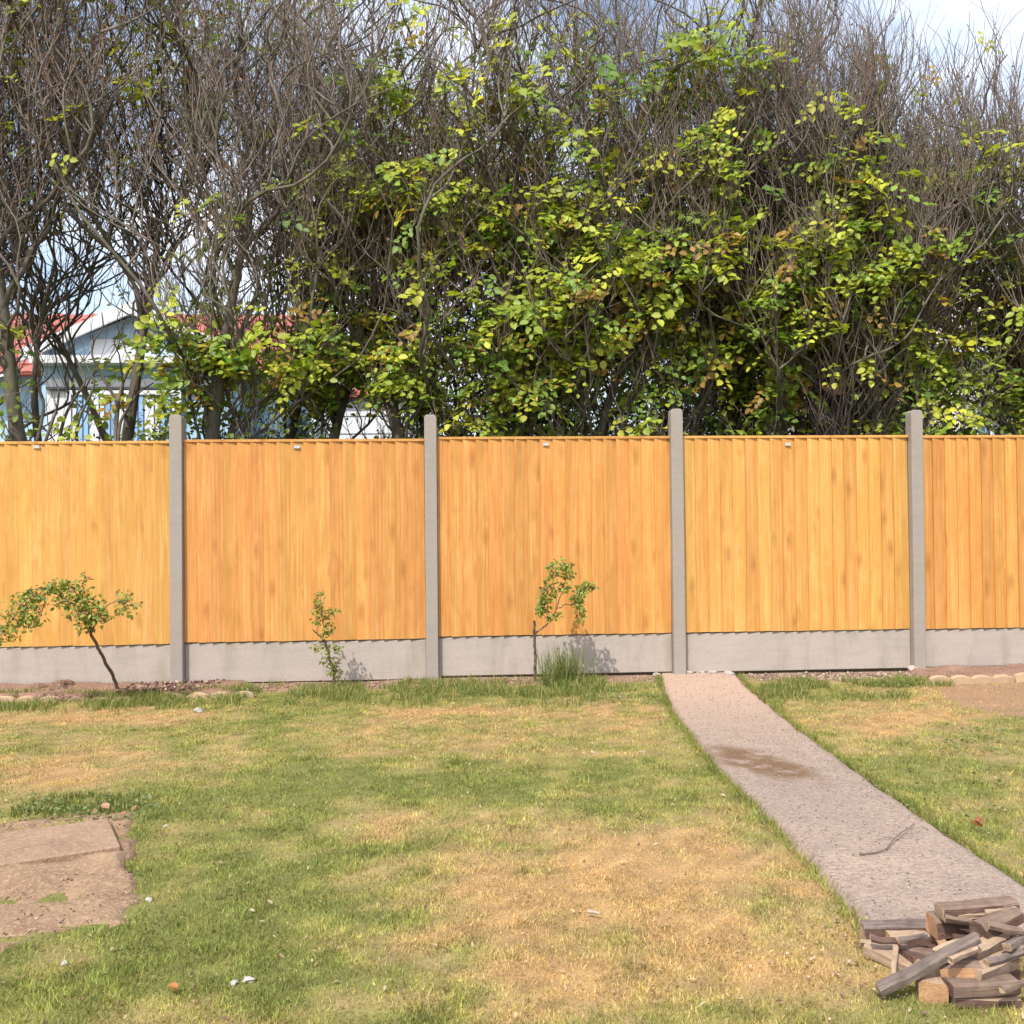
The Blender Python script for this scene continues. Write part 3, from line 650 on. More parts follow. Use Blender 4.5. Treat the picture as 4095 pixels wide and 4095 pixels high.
for s_ in (-1, 1):
    q = MB(); dw = .2
    q.add([(apex[0]+s_*(hw+.1), yw-.27, zl-.05), (apex[0], yw-.27, apex[2]+.03), (apex[0], yw-.27, apex[2]+.03-dw), (apex[0]+s_*(hw+.1), yw-.27, zl-.05-dw),
           (apex[0]+s_*(hw+.1), yw-.21, zl-.05), (apex[0], yw-.21, apex[2]+.03), (apex[0], yw-.21, apex[2]+.03-dw), (apex[0]+s_*(hw+.1), yw-.21, zl-.05-dw)],
          [(0, 1, 2, 3), (7, 6, 5, 4), (0, 4, 5, 1), (3, 2, 6, 7), (0, 3, 7, 4), (1, 5, 6, 2)])
    loc(q.build('bargeboard', M_WHITE, h1))
xa, xb = px2(72, 690)[0], px2(440, 690)[0]
loc(piece('canopy', M_WHITE, h1, xa, xb, yw-.35, yw-.002, trim-.06, trim+.06))
loc(piece('infill_panel', M_WHITE, h1, px2(170, 660)[0], px2(285, 660)[0], yw-.02, yw-.001, px2(200, 679)[2], px2(200, 640)[2]))
loc(piece('head_frame', M_WHITE, h1, px2(90, 720)[0], px2(420, 720)[0], yw-.08, yw-.001, px2(200, 731)[2], px2(200, 716)[2]))
loc(piece('gutter', M_DARK, h1, px2(92, 735)[0], px2(418, 735)[0], yw-.12, yw-.004, px2(200, 736)[2], px2(200, 732)[2]))
wz0, wz1 = px2(200, 900)[2], px2(200, 738)[2]
hh = empty('w_'); bpy.data.objects.remove(hh)
n0 = set(bpy.data.objects)
window(h1, px2(130, 740)[0], px2(345, 740)[0], yw-.06, wz0, wz1, 4)
for o in set(bpy.data.objects)-n0:
    if o.parent == h1: loc(o)
loc(piece('white_pier', M_WHITE, h1, px2(90, 740)[0], px2(129, 740)[0], yw-.03, yw-.001, wz0, wz1))
# outbuilding
yo = 12.; a = on_y(596, 752, yo); b2 = on_y(775, 752, yo); zt = on_y(690, 735, yo+.9)[2]
h2 = tag(empty('outbuilding', ((a[0]+b2[0])/2, yo, -.1)), 'small white boarded outbuilding with a red tiled roof seen through the hedge', 'outbuilding')
ox, oy, oz = (a[0]+b2[0])/2, yo, -.1
nbz = 11
for k in range(nbz):
    z0 = -.1+(a[2]+.1)*k/nbz; z1 = -.1+(a[2]+.1)*(k+1)/nbz
    q = MB(); q.add([(a[0], yo-.03, z0), (b2[0], yo-.03, z0), (b2[0], yo-.01, z1), (a[0], yo-.01, z1), (a[0], yo+.02, z0), (b2[0], yo+.02, z0), (b2[0], yo+.02, z1), (a[0], yo+.02, z1)], [(0,1,2,3),(5,4,7,6),(0,4,5,1),(3,2,6,7),(0,3,7,4),(1,5,6,2)])
    loc(q.build('cladding_board', M_WHITE, h2))
loc(piece('wall', M_WHITE, h2, a[0]+.01, b2[0]-.01, yo+.03, yo+3.0, -.1, a[2]))
q = MB(); q.add([(a[0]-.15, yo-.2, a[2]), (b2[0]+.15, yo-.2, a[2]), (b2[0]+.15, yo+1.0, zt), (a[0]-.15, yo+1.0, zt), (a[0]-.15, yo+3.2, a[2]), (b2[0]+.15, yo+3.2, a[2])], [(0, 1, 2, 3), (3, 2, 5, 4)])
rr = loc(q.build('roof', M_TILE, h2)); tiles(rr, a[0]-.15, b2[0]+.15, yo-.2, a[2], yo+1.0, zt, M_TILE, 4, .25)
# white house on the right
yr = 9.5; a = on_y(1500, 700, yr); b2 = on_y(2150, 700, yr); zt = on_y(1800, 655, yr)[2]; zrr = on_y(1800, 560, yr+2.4)[2]
ox, oy, oz = (a[0]+b2[0])/2, yr, -.1
h3 = tag(empty('house', (ox, yr, -.1)), 'white rendered house with a pale roof behind the right fence', 'house')
loc(piece('wall', M_CREAM, h3, a[0], b2[0], yr, yr+5, -.1, zt))
q = MB(); q.add([(a[0]-.2, yr-.3, zt-.05), (b2[0]+.2, yr-.3, zt-.05), (b2[0]+.2, yr+2.4, zrr), (a[0]-.2, yr+2.4, zrr), (a[0]-.2, yr+5.2, zt-.05), (b2[0]+.2, yr+5.2, zt-.05)], [(0, 1, 2, 3), (3, 2, 5, 4)])
rr = loc(q.build('roof', M_PINK, h3)); tiles(rr, a[0]-.2, b2[0]+.1, yr-.3, zt-.05, yr+2.4, zrr, M_PINK, 8, .4)
loc(piece('gutter', M_WHITE, h3, a[0]-.2, b2[0]+.2, yr-.42, yr-.31, zt-.16, zt-.04))
n0 = set(bpy.data.objects)
for u0, u1 in ((1625, 1690), (1830, 1900)): window(h3, on_y(u0, 740, yr)[0], on_y(u1, 740, yr)[0], yr-.06, on_y(1700, 850, yr)[2], on_y(1700, 745, yr)[2], 2, False)
for o in set(bpy.data.objects)-n0:
    if o.parent == h3: loc(o)

# far trees over the roofs
def far_tree(seed, u, y, top_v, rx, label):
    rng = np.random.default_rng(seed); c0 = on_y(u, top_v, y); h = c0[2]; root = tag(empty('far_tree', (c0[0], y, -.1)), label, 'tree', 'far trees over the roofs')
    T = grow(rng, np.zeros((1, 3)), np.array([[0, 0, 1.]]), np.array([h*.7]), 8, .05, .05); V, F = tubes(T, np.linspace(.22, .09, 8)[None], 7); arr_obj('trunk', V, F, M_TRUNK, root, smooth=True)
    nb_ = 60; p, tg = along(T, np.zeros(nb_, int), rng.uniform(.35, 1, nb_)); d0 = rng.normal(size=(nb_, 3)); d0[:, 2] = np.abs(d0[:, 2])*.6
    BR = grow(rng, p, d0, rng.uniform(.5, 1, nb_)*rx*1.2, 7, .15, .06); V, F = tubes(BR, np.linspace(.05, .012, 7)[None]*np.ones((nb_, 1)), 4); arr_obj('branches', V, F, M_BRANCH, root, smooth=True)
    pts = BR[:, 2:].reshape(-1, 3); n_ = 4200; q = pts[rng.integers(0, len(pts), n_)]+rng.normal(size=(n_, 3))*rx*.13
    c = lerp3(rng.random(n_), [(0, (.06, .08, .03)), (1, (.17, .17, .07))]); V, F, CC = leaves(rng, q, rng.uniform(.1, .2, n_), c, spread=.9); o = arr_obj('crown', V, F, M_LEAF, root, smooth=True, col=CC); o['kind'] = 'stuff'
far_tree(701, 95, 19, 545, 2.2, 'far round tree just over the red house roof at the left photo edge')
far_tree(702, 300, 21, 560, 2.4, 'far tree directly above the pale blue gable apex')
far_tree(703, 700, 20, 600, 2.6, 'far tree above the red-roofed outbuilding')
far_tree(704, 1450, 20, 600, 2.8, 'far tree just left of the white house roof')

# ------------------------------------------------------------------ saplings in the border
M_SLEAF = M_LEAF
def sapling(name, label, base, lines, clusters, seed, r0, yb, yc, size=(.014, .03), dens=1., tone=((.13, .18, .035), (.29, .33, .06))):
    """lines: px polylines with start/end radius; y slides from yb at the ground to yc at the crown"""
    rng = np.random.default_rng(seed); g0 = on_y(base[0], base[1], yb); zg = ground_z(np.array([g0[0]]), np.array([yb]))[0]+.01
    root = tag(empty(name, (g0[0], yb, zg)), label, 'sapling', 'saplings along the fence')
    off = np.array([g0[0], yb, zg])
    def pt(u, v, e=0):
        f = np.clip((base[1]-v)/130, 0, 1); return on_y(u, v, yb+(yc-yb)*f+e)
    tubes_t = []; allp = []
    for k, (pl, ra, rb_) in enumerate(lines):
        e0 = 0 if k == 0 else rng.uniform(-.05, .05)
        P = np.array([pt(u, v, e0*j/max(1, len(pl)-1)) for j, (u, v) in enumerate(pl)])
        if k == 0: P[0, 2] = zg-.04
        tq = np.linspace(0, len(P)-1, max(10, len(P)*4)); Q = np.stack([np.interp(tq, np.arange(len(P)), P[:, i]) for i in range(3)], 1)
        Q[1:-1] = (Q[:-2]+2*Q[1:-1]+Q[2:])/4; Q[1:-1] += rng.normal(size=Q[1:-1].shape)*.0025
        V, F = tubes((Q-off)[None], np.linspace(ra, rb_, len(Q))[None], 6)
        if k == 0: arr_obj('trunk', V, F, M_SAP, root, smooth=True)
        else: tubes_t.append((V, F))
        allp.append(Q)
    C = []; tws = []
    for (u, v, ru, rv, k) in clusters:
        k = int(k*dens)
        c0 = pt(u, v); sc = np.linalg.norm(pt(u+1, v)-c0)
        th = rng.random(k)*6.283; rr_ = np.sqrt(rng.random(k))
        q = c0+np.stack([np.cos(th)*rr_*ru*sc, rng.normal(size=k)*.05, np.sin(th)*rr_*rv*sc], 1); C.append(q)
        # twiglets from the nearest branch point to some of the leaves
        ap = np.concatenate(allp[1:] if len(allp) > 1 else allp)
        for j in range(0, k, 9):
            s_ = ap[np.argmin(np.linalg.norm(ap-q[j], axis=1))]
            t4 = np.linspace(0, 1, 5)[:, None]; Q = s_*(1-t4)+q[j]*t4; Q[1:-1] += rng.normal(size=(3, 3))*.008; tws.append(Q-off)
    tws = np.array(tws); tubes_t.append(tubes(tws, np.linspace(.003, .0015, 5)[None]*np.ones((len(tws), 1)), 3))
    V, F = join(tubes_t); arr_obj('branches', V, F, M_SAP, root, smooth=True)
    C = np.concatenate(C)-off; t_ = rng.random(len(C)); colr = lerp3(t_, [(0, tone[0]), (1, tone[1])]); br = rng.random(len(C)) < .02; colr[br] = (.26, .12, .05)
    V, F, CC = leaves(rng, C, rng.uniform(*size, len(C)), colr, spread=.8, wide=.62); o = arr_obj('foliage', V, F, M_SLEAF, root, smooth=True, col=CC); o['kind'] = 'stuff'
# 1, leaning left
sapling('sapling', 'sapling with a bare trunk leaning hard to the left by the left edge', (225, 1299), [
    ([(226,1300),(214,1276),(200,1250),(190,1232),(180,1212),(171,1196)], .013, .010),
    ([(171,1196),(166,1180),(158,1160),(150,1135),(140,1112)], .007, .003), ([(171,1196),(178,1182),(186,1160),(196,1148),(205,1140)], .007, .003),
    ([(205,1140),(222,1132),(240,1142)], .004, .002), ([(158,1160),(140,1140),(115,1125),(85,1110),(60,1112)], .005, .002), ([(150,1135),(155,1110),(160,1090),(160,1078)], .004, .0015),
    ([(140,1150),(110,1142),(84,1140)], .003, .0015), ([(85,1110),(50,1140),(30,1160),(5,1190)], .004, .002), ([(172,1190),(172,1160),(176,1135)], .005, .002), ([(166,1180),(150,1165),(142,1150)], .004, .002)],
    [(172,1150,30,26,150),(150,1150,26,24,120),(140,1112,32,18,110),(105,1106,30,12,90),(75,1120,30,16,90),(48,1135,26,20,110),(60,1165,24,26,110),(30,1170,30,24,90),(10,1195,30,20,80),(240,1145,20,22,70),(232,1125,16,16,20),(165,1180,20,14,60),(160,1088,16,10,10),(190,1165,18,16,50),(125,1135,26,14,60)],
    11, .013, -.16, -.95, (.02, .042), .95)
# 2, short
sapling('sapling', 'short thin sapling with sparse leaves left of the second concrete post', (632, 1282), [
    ([(633,1284),(629,1268),(624,1248),(619,1232),(614,1214),(609,1204)], .011, .009),
    ([(609,1204),(598,1196),(590,1188)], .006, .004), ([(610,1206),(612,1190),(609,1172),(606,1150),(604,1120)], .004, .0015), ([(607,1160),(600,1145),(598,1128)], .003, .001), ([(609,1172),(622,1160),(634,1150)], .003, .001), ([(630,1268),(637,1250),(648,1242)], .003, .0015), ([(598,1196),(600,1175),(600,1160)], .003, .001)],
    [(604,1130,10,14,22),(600,1150,14,12,30),(628,1153,14,7,26),(618,1160,10,8,16),(600,1170,12,12,24),(622,1186,12,10,34),(615,1198,10,6,16),(600,1220,12,6,18),(630,1222,12,7,22),(640,1228,9,6,14),(612,1230,10,7,14),(612,1248,7,12,18),(632,1250,9,12,26),(625,1265,10,10,24),(636,1270,12,8,20),(602,1118,7,4,6)],
    12, .011, -.14, -.34, (.018, .036), 1.2)
# 3, twin lobes
sapling('sapling', 'twin-lobed sapling on a slender straight trunk beside the tall grass clump', (1008, 1279), [
    ([(1009,1281),(1009,1262),(1010,1245),(1009,1225),(1008,1208),(1008,1190),(1008,1172)], .011, .009),
    ([(1009,1196),(1020,1188),(1033,1176),(1045,1166),(1058,1158)], .007, .004), ([(1045,1166),(1048,1150),(1050,1128),(1046,1110),(1040,1090),(1038,1068)], .004, .0015),
    ([(1050,1150),(1056,1128),(1064,1108),(1068,1085),(1066,1066)], .004, .0015), ([(1052,1148),(1070,1140),(1085,1140),(1092,1130)], .004, .002), ([(1092,1130),(1100,1112),(1112,1102)], .003, .0015), ([(1092,1130),(1094,1150),(1094,1168)], .003, .0015), ([(1038,1172),(1032,1155),(1026,1140)], .003, .0015), ([(1046,1110),(1034,1112),(1022,1110)], .003, .001)],
    [(1026,1145,12,16,90),(1033,1122,16,14,80),(1038,1098,12,12,40),(1048,1076,18,14,70),(1068,1078,16,14,80),(1060,1062,18,8,30),(1062,1108,12,12,50),(1090,1130,12,16,90),(1100,1112,12,10,50),(1112,1105,11,8,40),(1096,1155,10,10,40),(1094,1170,8,7,24),(1040,1165,10,8,24),(1020,1112,10,4,8),(1050,1160,8,5,10),(1018,1152,8,10,30)],
    13, .011, -.13, -.38, (.02, .04), 1.0)

# ------------------------------------------------------------------ scalloped edging, stones and clods
M_EDGE = concrete('tan edging stone', (.50, .345, .215), (.37, .26, .165), .4)
def edging(x, y, label, rz=0, z=.0):
    q = MB(); nl = 4; ww = .155; poly = [(nl*ww*-.5, -.12), (nl*ww*.5, -.12)]; top = []
    for k in range(nl):
        for a in np.linspace(0, math.pi, 8)[:-1 if k < nl-1 else None]: top.append((-nl*ww*.5+ww*(k+.5)-ww*.5*math.cos(a), .035+.045*math.sin(a)**.7 if 0 < a < math.pi else .035))
    q.prism_y(poly+top[::-1], -.022, .022)
    o = q.build('edging_stone', M_EDGE, bevel=.004, seg=1); o.location = (x, y, z+ground_z(np.array([x]), np.array([y]))[0]); o.rotation_euler = (random.uniform(-.08, .08), random.uniform(-.02, .02), rz)
    tag(o, label, 'edging stone', 'scalloped edging stones')
for k, (x, y, lb) in enumerate([(-1.62, -.53, 'scalloped edging stone in grass past the left photo edge'), (-.97, -.54, 'scalloped tan edging stone under the leaning sapling crown'), (-.33, -.54, 'scalloped tan edging stone just left of the post beside the leaning sapling'), (.32, -.53, 'scalloped tan edging stone half sunk in grass right of the post beside the leaning sapling'),
                               (5.72, -.56, 'scalloped tan edging stone in front of the right-hand post'), (6.36, -.55, 'scalloped tan edging stone at the right photo edge'), (7.0, -.55, 'scalloped edging stone past the right photo edge')]):
    edging(x, y, lb, random.uniform(-.03, .03), -.02 if x > 3 else -.062+.022*(k % 2))
def stone_mesh(seed, s, name, mt, squash=.7, sub=2):
    rng = np.random.default_rng(seed); bm = bmesh.new(); bmesh.ops.create_icosphere(bm, subdivisions=sub, radius=1)
    a = rng.normal(size=(5, 3))
    for vt in bm.verts:
        p = np.array(vt.co); f = 1+sum(.16*math.sin(2.3*float(p @ q)+i) for i, q in enumerate(a)); vt.co = Vector((p[0]*f*s*1.15, p[1]*f*s, p[2]*f*s*squash))
    me = bpy.data.meshes.new(name); bm.to_mesh(me); bm.free(); me.materials.append(mt)
    return me
M_WSTONE = plain('white stone', (.37, .355, .32), .8, .12, 40); M_RUB = concrete('rubble', (.42, .36, .32), (.30, .26, .23), .3)
def stone(name, u, v, r_, label, cat, mt, grp=None, seed=0, squash=.7, dz=0):
    p = on_z(u, v); o = link(bpy.data.objects.new(name, stone_mesh(seed, r_, name, mt, squash)))
    o.location = (p[0], p[1], ground_z(np.array([p[0]]), np.array([p[1]]))[0]+r_*squash*.75+dz); o.rotation_euler = (0, 0, seed)
    return tag(o, label, cat, grp)
for k, (u, v, r_, lb) in enumerate([(376, 1346, .035, 'white stone on the lawn right of the post beside the leaning sapling'), (441, 1856, .014, 'left one of two small white stones close together at the bottom'), (470, 1852, .02, 'right one of two small white stones close together at the bottom'),
                                    (281, 1694, .014, 'white stone at the right rim of the bare soil'), (122, 1816, .014, 'pale stone in grass below the bare soil'), (313, 1558, .014, 'pale stone in grass right of the slab'), (1170, 1318, .02, 'pale stone in grass left of the path top'), (1213, 1422, .014, 'pale stone on the green patch left of the path'), (1118, 1422, .012, 'tiny pale stone on the lawn near the green patch')]):
    stone('stone', u, v, r_*.66, lb, 'stone', M_WSTONE, 'white stones on the lawn', 20+k)
for k, (u, v, r_, lb) in enumerate([(1300, 1274, .035, 'grey rubble lump right beside the post at the path end'), (1322, 1272, .03, 'second grey rubble lump right of the post at the path end'), (1345, 1273, .035, 'pale rubble lump under the gravel board at the path end'), (1372, 1275, .04, 'largest grey rubble lump at the path end'), (1238, 1277, .028, 'brown rubble lump left of the post at the path end'), (1722, 1266, .04, 'rubble lump at the foot of the right-hand post')]):
    stone('rubble_lump', u, v, r_, lb, 'rubble', M_RUB, 'rubble along the fence foot', 40+k, .6, .0)
o = stone('ball', 1845, 1557, .016, 'small reddish brown ball on the grass right of the path', 'ball', plain('brown ball', (.27, .09, .045), .6, .2, 30), None, 61, 1.0)
# clods and chips of the border (too many to count)
rng = np.random.default_rng(77)
def scatter(name, n_, fx, fy, rad, cols, label):
    x = fx(n_); y = fy(n_); n_ = len(x); Vs, Fs, Cs = [], [], []
    base = np.array([(1, 0, 0), (-1, 0, 0), (0, 1, 0), (0, -1, 0), (0, 0, 1), (0, 0, -1)], float); tri = np.array([(0, 2, 4), (2, 1, 4), (1, 3, 4), (3, 0, 4), (2, 0, 5), (1, 2, 5), (3, 1, 5), (0, 3, 5)])
    r_ = rng.uniform(rad[0], rad[1], n_)*rng.uniform(.6, 1, n_); z = ground_z(x, y)
    J = rng.uniform(.55, 1.25, (n_, 6, 3)); a = rng.random(n_)*6.28
    V = base[None]*J*r_[:, None, None]; V[..., 2] *= .7
    Vx = V[..., 0]*np.cos(a)[:, None]-V[..., 1]*np.sin(a)[:, None]; Vy = V[..., 0]*np.sin(a)[:, None]+V[..., 1]*np.cos(a)[:, None]
    V = np.stack([Vx+x[:, None], Vy+y[:, None], V[..., 2]+(z+r_*.3)[:, None]], -1).reshape(-1, 3)
    F = (tri[None]+(np.arange(n_)*6)[:, None, None]).reshape(-1, 3)
    C = lerp3(rng.random(n_), cols); o = arr_obj(name, V, F, M_CHIP, col=np.repeat(C, 6, axis=0)); tag(o, label, 'debris', kind='stuff'); return o
M_CHIP = attr_mat('chips', .9)
scatter('bark_chips', 230, lambda k: np.clip(rng.normal(-.02, .17, k), -.32, .3), lambda k: rng.uniform(-.46, .02, k), (.010, .026), [(0, (.06, .038, .03)), (.6, (.15, .085, .065)), (.85, (.25, .16, .12)), (1, (.45, .34, .27))], 'dark and pale bark chips heaped around the foot of the left post')
for o in [bpy.data.objects['bark_chips']]: o.location.z = .038
scatter('gravel', 900, lambda k: rng.uniform(4.25, 6.2, k), lambda k: rng.uniform(-.34, .03, k), (.008, .022), [(0, (.15, .10, .075)), (.6, (.29, .21, .16)), (1, (.46, .35, .28))], 'loose pinkish gravel along the fence foot right of the path')
_sx, _sy = SOIL_POLY[:, 0].min()+.6, SOIL_POLY[:, 0].max()
def _soilpts(k):
    x = rng.uniform(_sx-.9, _sy, k*6); y = rng.uniform(SOIL_POLY[:, 1].min(), SOIL_POLY[:, 1].max(), k*6); q = in_soil(x, y); x, y = x[q][:k], y[q][:k]; _soilpts.y = y; return x
scatter('soil_crumbs', 900, _soilpts, lambda k: _soilpts.y, (.002, .007), [(0, (.10, .06, .045)), (.7, (.24, .15, .11)), (1, (.45, .33, .26))], 'small crumbs and clods on the bare soil at the left edge').location.z = .012
scatter('earth_crumbs', 700, lambda k: rng.uniform(.6, 3.5, k), lambda k: rng.uniform(-.30, .03, k), (.008, .02), [(0, (.18, .10, .07)), (1, (.38, .26, .2))], 'reddish earth crumbs along the fence foot left of the path')
# heaps of earth on the left border
for k, (u, v, r_, lb) in enumerate([(118, 1298, .085, 'rounded dark earth heap against the left gravel board'), (78, 1303, .05, 'smaller dark earth heap at the left gravel board')]):
    p = on_y(u, v, -.12); oo = link(bpy.data.objects.new('earth_heap', stone_mesh(90+k, r_, 'earth_heap', M_CLOD, .6, 3))); oo.location = (p[0], -.16, .035); tag(oo, lb, 'earth heap', 'earth heaps on the border')

# paving slab on the bare soil
A_ = on_z(228, 1597, .03); B_ = on_z(196, 1546, .03); D_ = on_z(38, 1626, .03)
ux = (A_-D_); ux[2] = 0; ux /= np.linalg.norm(ux); uy = np.array([-ux[1], ux[0], 0]); dep = abs((B_-A_) @ uy)
q = MB(); q.box(-.95, 0, 0, dep, -.03, .008)
sl_ = q.build('paving_slab', soil('slab face', (.31, .205, .135), (.22, .142, .093), (.36, .25, .175)), bevel=.006, seg=1); sl_.location = (A_[0], A_[1], .026); sl_.rotation_euler = (0, 0, math.atan2(ux[1], ux[0]))
tag(sl_, 'flat brown slab lying on the bare soil at the left edge', 'slab')

# ------------------------------------------------------------------ grass
def blades(name, x, y, L, wd, colr, lean, rng, z=None, label=None, simple=False):
    n_ = len(x); a = rng.random(n_)*6.283; b2 = rng.random(n_)*6.283
    z = ground_z(x, y) if z is None else z
    tip = np.stack([np.cos(a)*lean*L, np.sin(a)*lean*L, L*np.sqrt(np.maximum(.04, 1-np.minimum(lean, .98)**2))], 1)
    s = np.stack([np.cos(b2), np.sin(b2), 0*b2], 1)*wd[:, None]*.5
    B0 = np.stack([x, y, z-.004], 1); mid = B0+tip*.55+np.array([0, 0, 1.])*(L*.12)[:, None]
    if simple:
        V = np.stack([B0-s, B0+s, B0+tip], 1).reshape(-1, 3); F = np.arange(n_*3).reshape(-1, 3)
        ob = arr_obj(name, V, F, M_BLADE, col=np.repeat(colr, 3, axis=0)); tag(ob, label, 'grass', kind='stuff'); return ob
    V = np.stack([B0-s, B0+s, mid+s*.8, B0+tip, mid-s*.8], 1).reshape(-1, 3)
    o = (np.arange(n_)*5)[:, None]; F = np.concatenate([o+np.array((0, 1, 2)), o+np.array((0, 2, 4)), o+np.array((4, 2, 3))])
    ob = arr_obj(name, V, F, M_BLADE, col=np.repeat(colr, 5, axis=0)); tag(ob, label, 'grass', kind='stuff'); return ob
rng = np.random.default_rng(5)
def path_clear(x, y, pad=.0):
    # irregular overhang of turf on to the path
    return ~in_poly(x+.045*(fbm(x*5, y*5+60, 3)-.5), y+.045*(fbm(x*5+80, y*5, 3)-.5), PATH_POLY)
def clear(x, y):
    return path_clear(x, y) & ~(in_soil(x+.07*(fbm(x*22, y*22, 2)-.5), y+.07*(fbm(x*22+9, y*22, 2)-.5)) & (rng.random(len(x)) < .965)) & ~(in_poly(x, y, BROWN_POLY) & (rng.random(len(x)) < .8))
n_ = 760000
# denser towards the camera, within a wedge a little wider than the view
dist = 2.0+(7.6-2.0)*rng.random(n_)**1.25; ang = rng.uniform(-.62, .62, n_)
X = CAM[0]+dist*(math.sin(YAW)+np.tan(ang)*math.cos(YAW)); Y = CAM[1]+dist*(math.cos(YAW)-np.tan(ang)*math.sin(YAW))
k = (Y < -.12) & clear(X, Y); X, Y, dist = X[k], Y[k], dist[k]
fringe = np.clip((Y+.55+.25*(fbm(X*2.2, 0*X, 3)-.5))/.3, 0, 1); k = rng.random(len(X)) > fringe*.8; X, Y, dist = X[k], Y[k], dist[k]
dr = np.clip(dryness(X, Y)+rng.normal(size=len(X))*.13, 0, 1)
k = rng.random(len(X)) > np.clip((dr-.75)*1.2, 0, .5); X, Y, dr, dist = X[k], Y[k], dr[k], dist[k]
cl = lerp3(dr, G_STOPS)*(.55+.95*rng.random((len(X), 1)))*(.52+1.05*fbm(X*19, Y*19, 3))[:, None]
L = rng.uniform(.009, .023, len(X))*(1.1-.35*dr)*(.55+.9*fbm(X*9+7, Y*9, 3))*np.where(rng.random(len(X)) < .04, 1.7, 1.); lean = rng.uniform(.25, .97, len(X))
blades('lawn_grass', X, Y, L, rng.uniform(.0022, .0058, len(X))*(.8+.09*dist), cl, lean, rng, simple=True, label='short patchy green and straw-coloured lawn grass')
# long grass at the foot of the fence and along the edges
seg = []
def strip(n_, u0, u1, v0, v1, Lr, dark=1., thr=.45, sc=3.):
    u = rng.uniform(u0, u1, n_); v = v0+(v1-v0)*1.45*rng.beta(1.5, 2.4, n_); P = np.array([on_z(a_, b_) for a_, b_ in zip(u, v)])
    k = (fbm(P[:, 0]*sc+3, P[:, 1]*sc*1.6, 3) > thr) & path_clear(P[:, 0], P[:, 1]) & (P[:, 1] < -.03); P = P[k]
    c = lerp3(rng.random(len(P)), [(0, (.085, .135, .03)), (.5, (.17, .215, .05)), (.8, (.30, .29, .09)), (1, (.46, .38, .19))])*dark
    seg.append((P[:, 0], P[:, 1], rng.uniform(*Lr, len(P)), rng.uniform(.003, .0055, len(P)), c, rng.uniform(.15, .8, len(P))))
strip(8000, -60, 340, 1310, 1336, (.03, .085), .95, .46, 4.); strip(3000, 335, 480, 1300, 1325, (.03, .085), 1.1, .5, 4.); strip(15000, 440, 1130, 1288, 1324, (.03, .085), .95, .49, 4.)
strip(1800, 1130, 1250, 1296, 1318, (.02, .05), 1.2, .5, 4.); strip(8500, 1395, 1720, 1284, 1314, (.03, .08), .95, .47, 4.); strip(1800, 1400, 1480, 1300, 1345, (.02, .055), 1.0, .5, 4.); strip(2600, 20, 290, 1500, 1540, (.02, .045), .85, .52, 7.)
strip(1500, 1690, 1800, 1276, 1296, (.03, .07), 1.0, .5, 4.)
strip(1200, 1040, 1140, 1288, 1305, (.05, .10), 1.0, .35)
# fringe leaning over both path edges
for E_ in (PLs, PRs):
    i_ = rng.integers(4, len(E_)-1, 7000); t_ = rng.random(7000)[:, None]; p = E_[i_]*(1-t_)+E_[np.minimum(i_+1, len(E_)-1)]*t_; p = p+rng.normal(size=p.shape)*.02
    k = path_clear(p[:, 0], p[:, 1]); p = p[k]; dq = np.clip(dryness(p[:, 0], p[:, 1])*.55, 0, 1)
    seg.append((p[:, 0], p[:, 1], rng.uniform(.02, .05, len(p)), rng.uniform(.002, .004, len(p)), lerp3(dq, G_STOPS)*rng.uniform(.6, 1.2, (len(p), 1)), rng.uniform(.2, .9, len(p))))
cat_ = [np.concatenate([s_[j] for s_ in seg]) for j in range(6)]
blades('long_grass', cat_[0], cat_[1], cat_[2], cat_[3], cat_[4], cat_[5], rng, label='longer unmown grass along the fence foot and path edges')
# tall clump
def clump(u, v, n_, sp, Lr, label, dry=.3):
    p = on_z(u, v); x = p[0]+rng.normal(size=n_)*sp; y = np.minimum(p[1]+rng.normal(size=n_)*sp*.6, -.03); c = lerp3(rng.random(n_), [(0, (.08, .13, .03)), (1-dry, (.18, .22, .05)), (1, (.42, .38, .22))])
    blades('grass_clump', x, y, rng.uniform(*Lr, n_), rng.uniform(.0028, .005, n_), c, rng.uniform(.05, .6, n_), rng, label=label)
    o = COL.objects[-1] if False else bpy.data.objects['grass_clump']
    return o
o = clump(1062, 1294, 520, .085, (.07, .36), 'tall arching grass clump right of the twin-lobed sapling'); o['category'] = 'grass clump'; o['kind'] = 'thing'

# broad weeds
WP = []
for (u0, u1, v0, v1, k_) in ((1100, 1240, 1296, 1328, 260), (40, 290, 1502, 1542, 200), (330, 480, 1300, 1318, 160), (560, 660, 1286, 1306, 120), (860, 960, 1296, 1310, 120), (1640, 1740, 1284, 1296, 120), (1780, 1893, 1365, 1420, 160), (1600, 1893, 1420, 1640, 200)):
    WP += [on_z(rng.uniform(u0, u1), rng.uniform(v0, v1), .02) for _ in range(k_)]
WP = np.array(WP); k = path_clear(WP[:, 0], WP[:, 1]); WP = WP[k]
cw = lerp3(rng.random(len(WP)), [(0, (.10, .15, .05)), (1, (.24, .27, .11))])
V, F, CC = leaves(rng, WP+rng.normal(size=WP.shape)*np.array([.01, .01, .008]), rng.uniform(.012, .026, len(WP)), cw, upbias=(0, 0, 1), spread=.35, flop=0)
tag(arr_obj('weeds', V, F, M_LEAF, smooth=True, col=CC), 'small broad-leaved weeds scattered in the turf', 'weeds', kind='stuff')

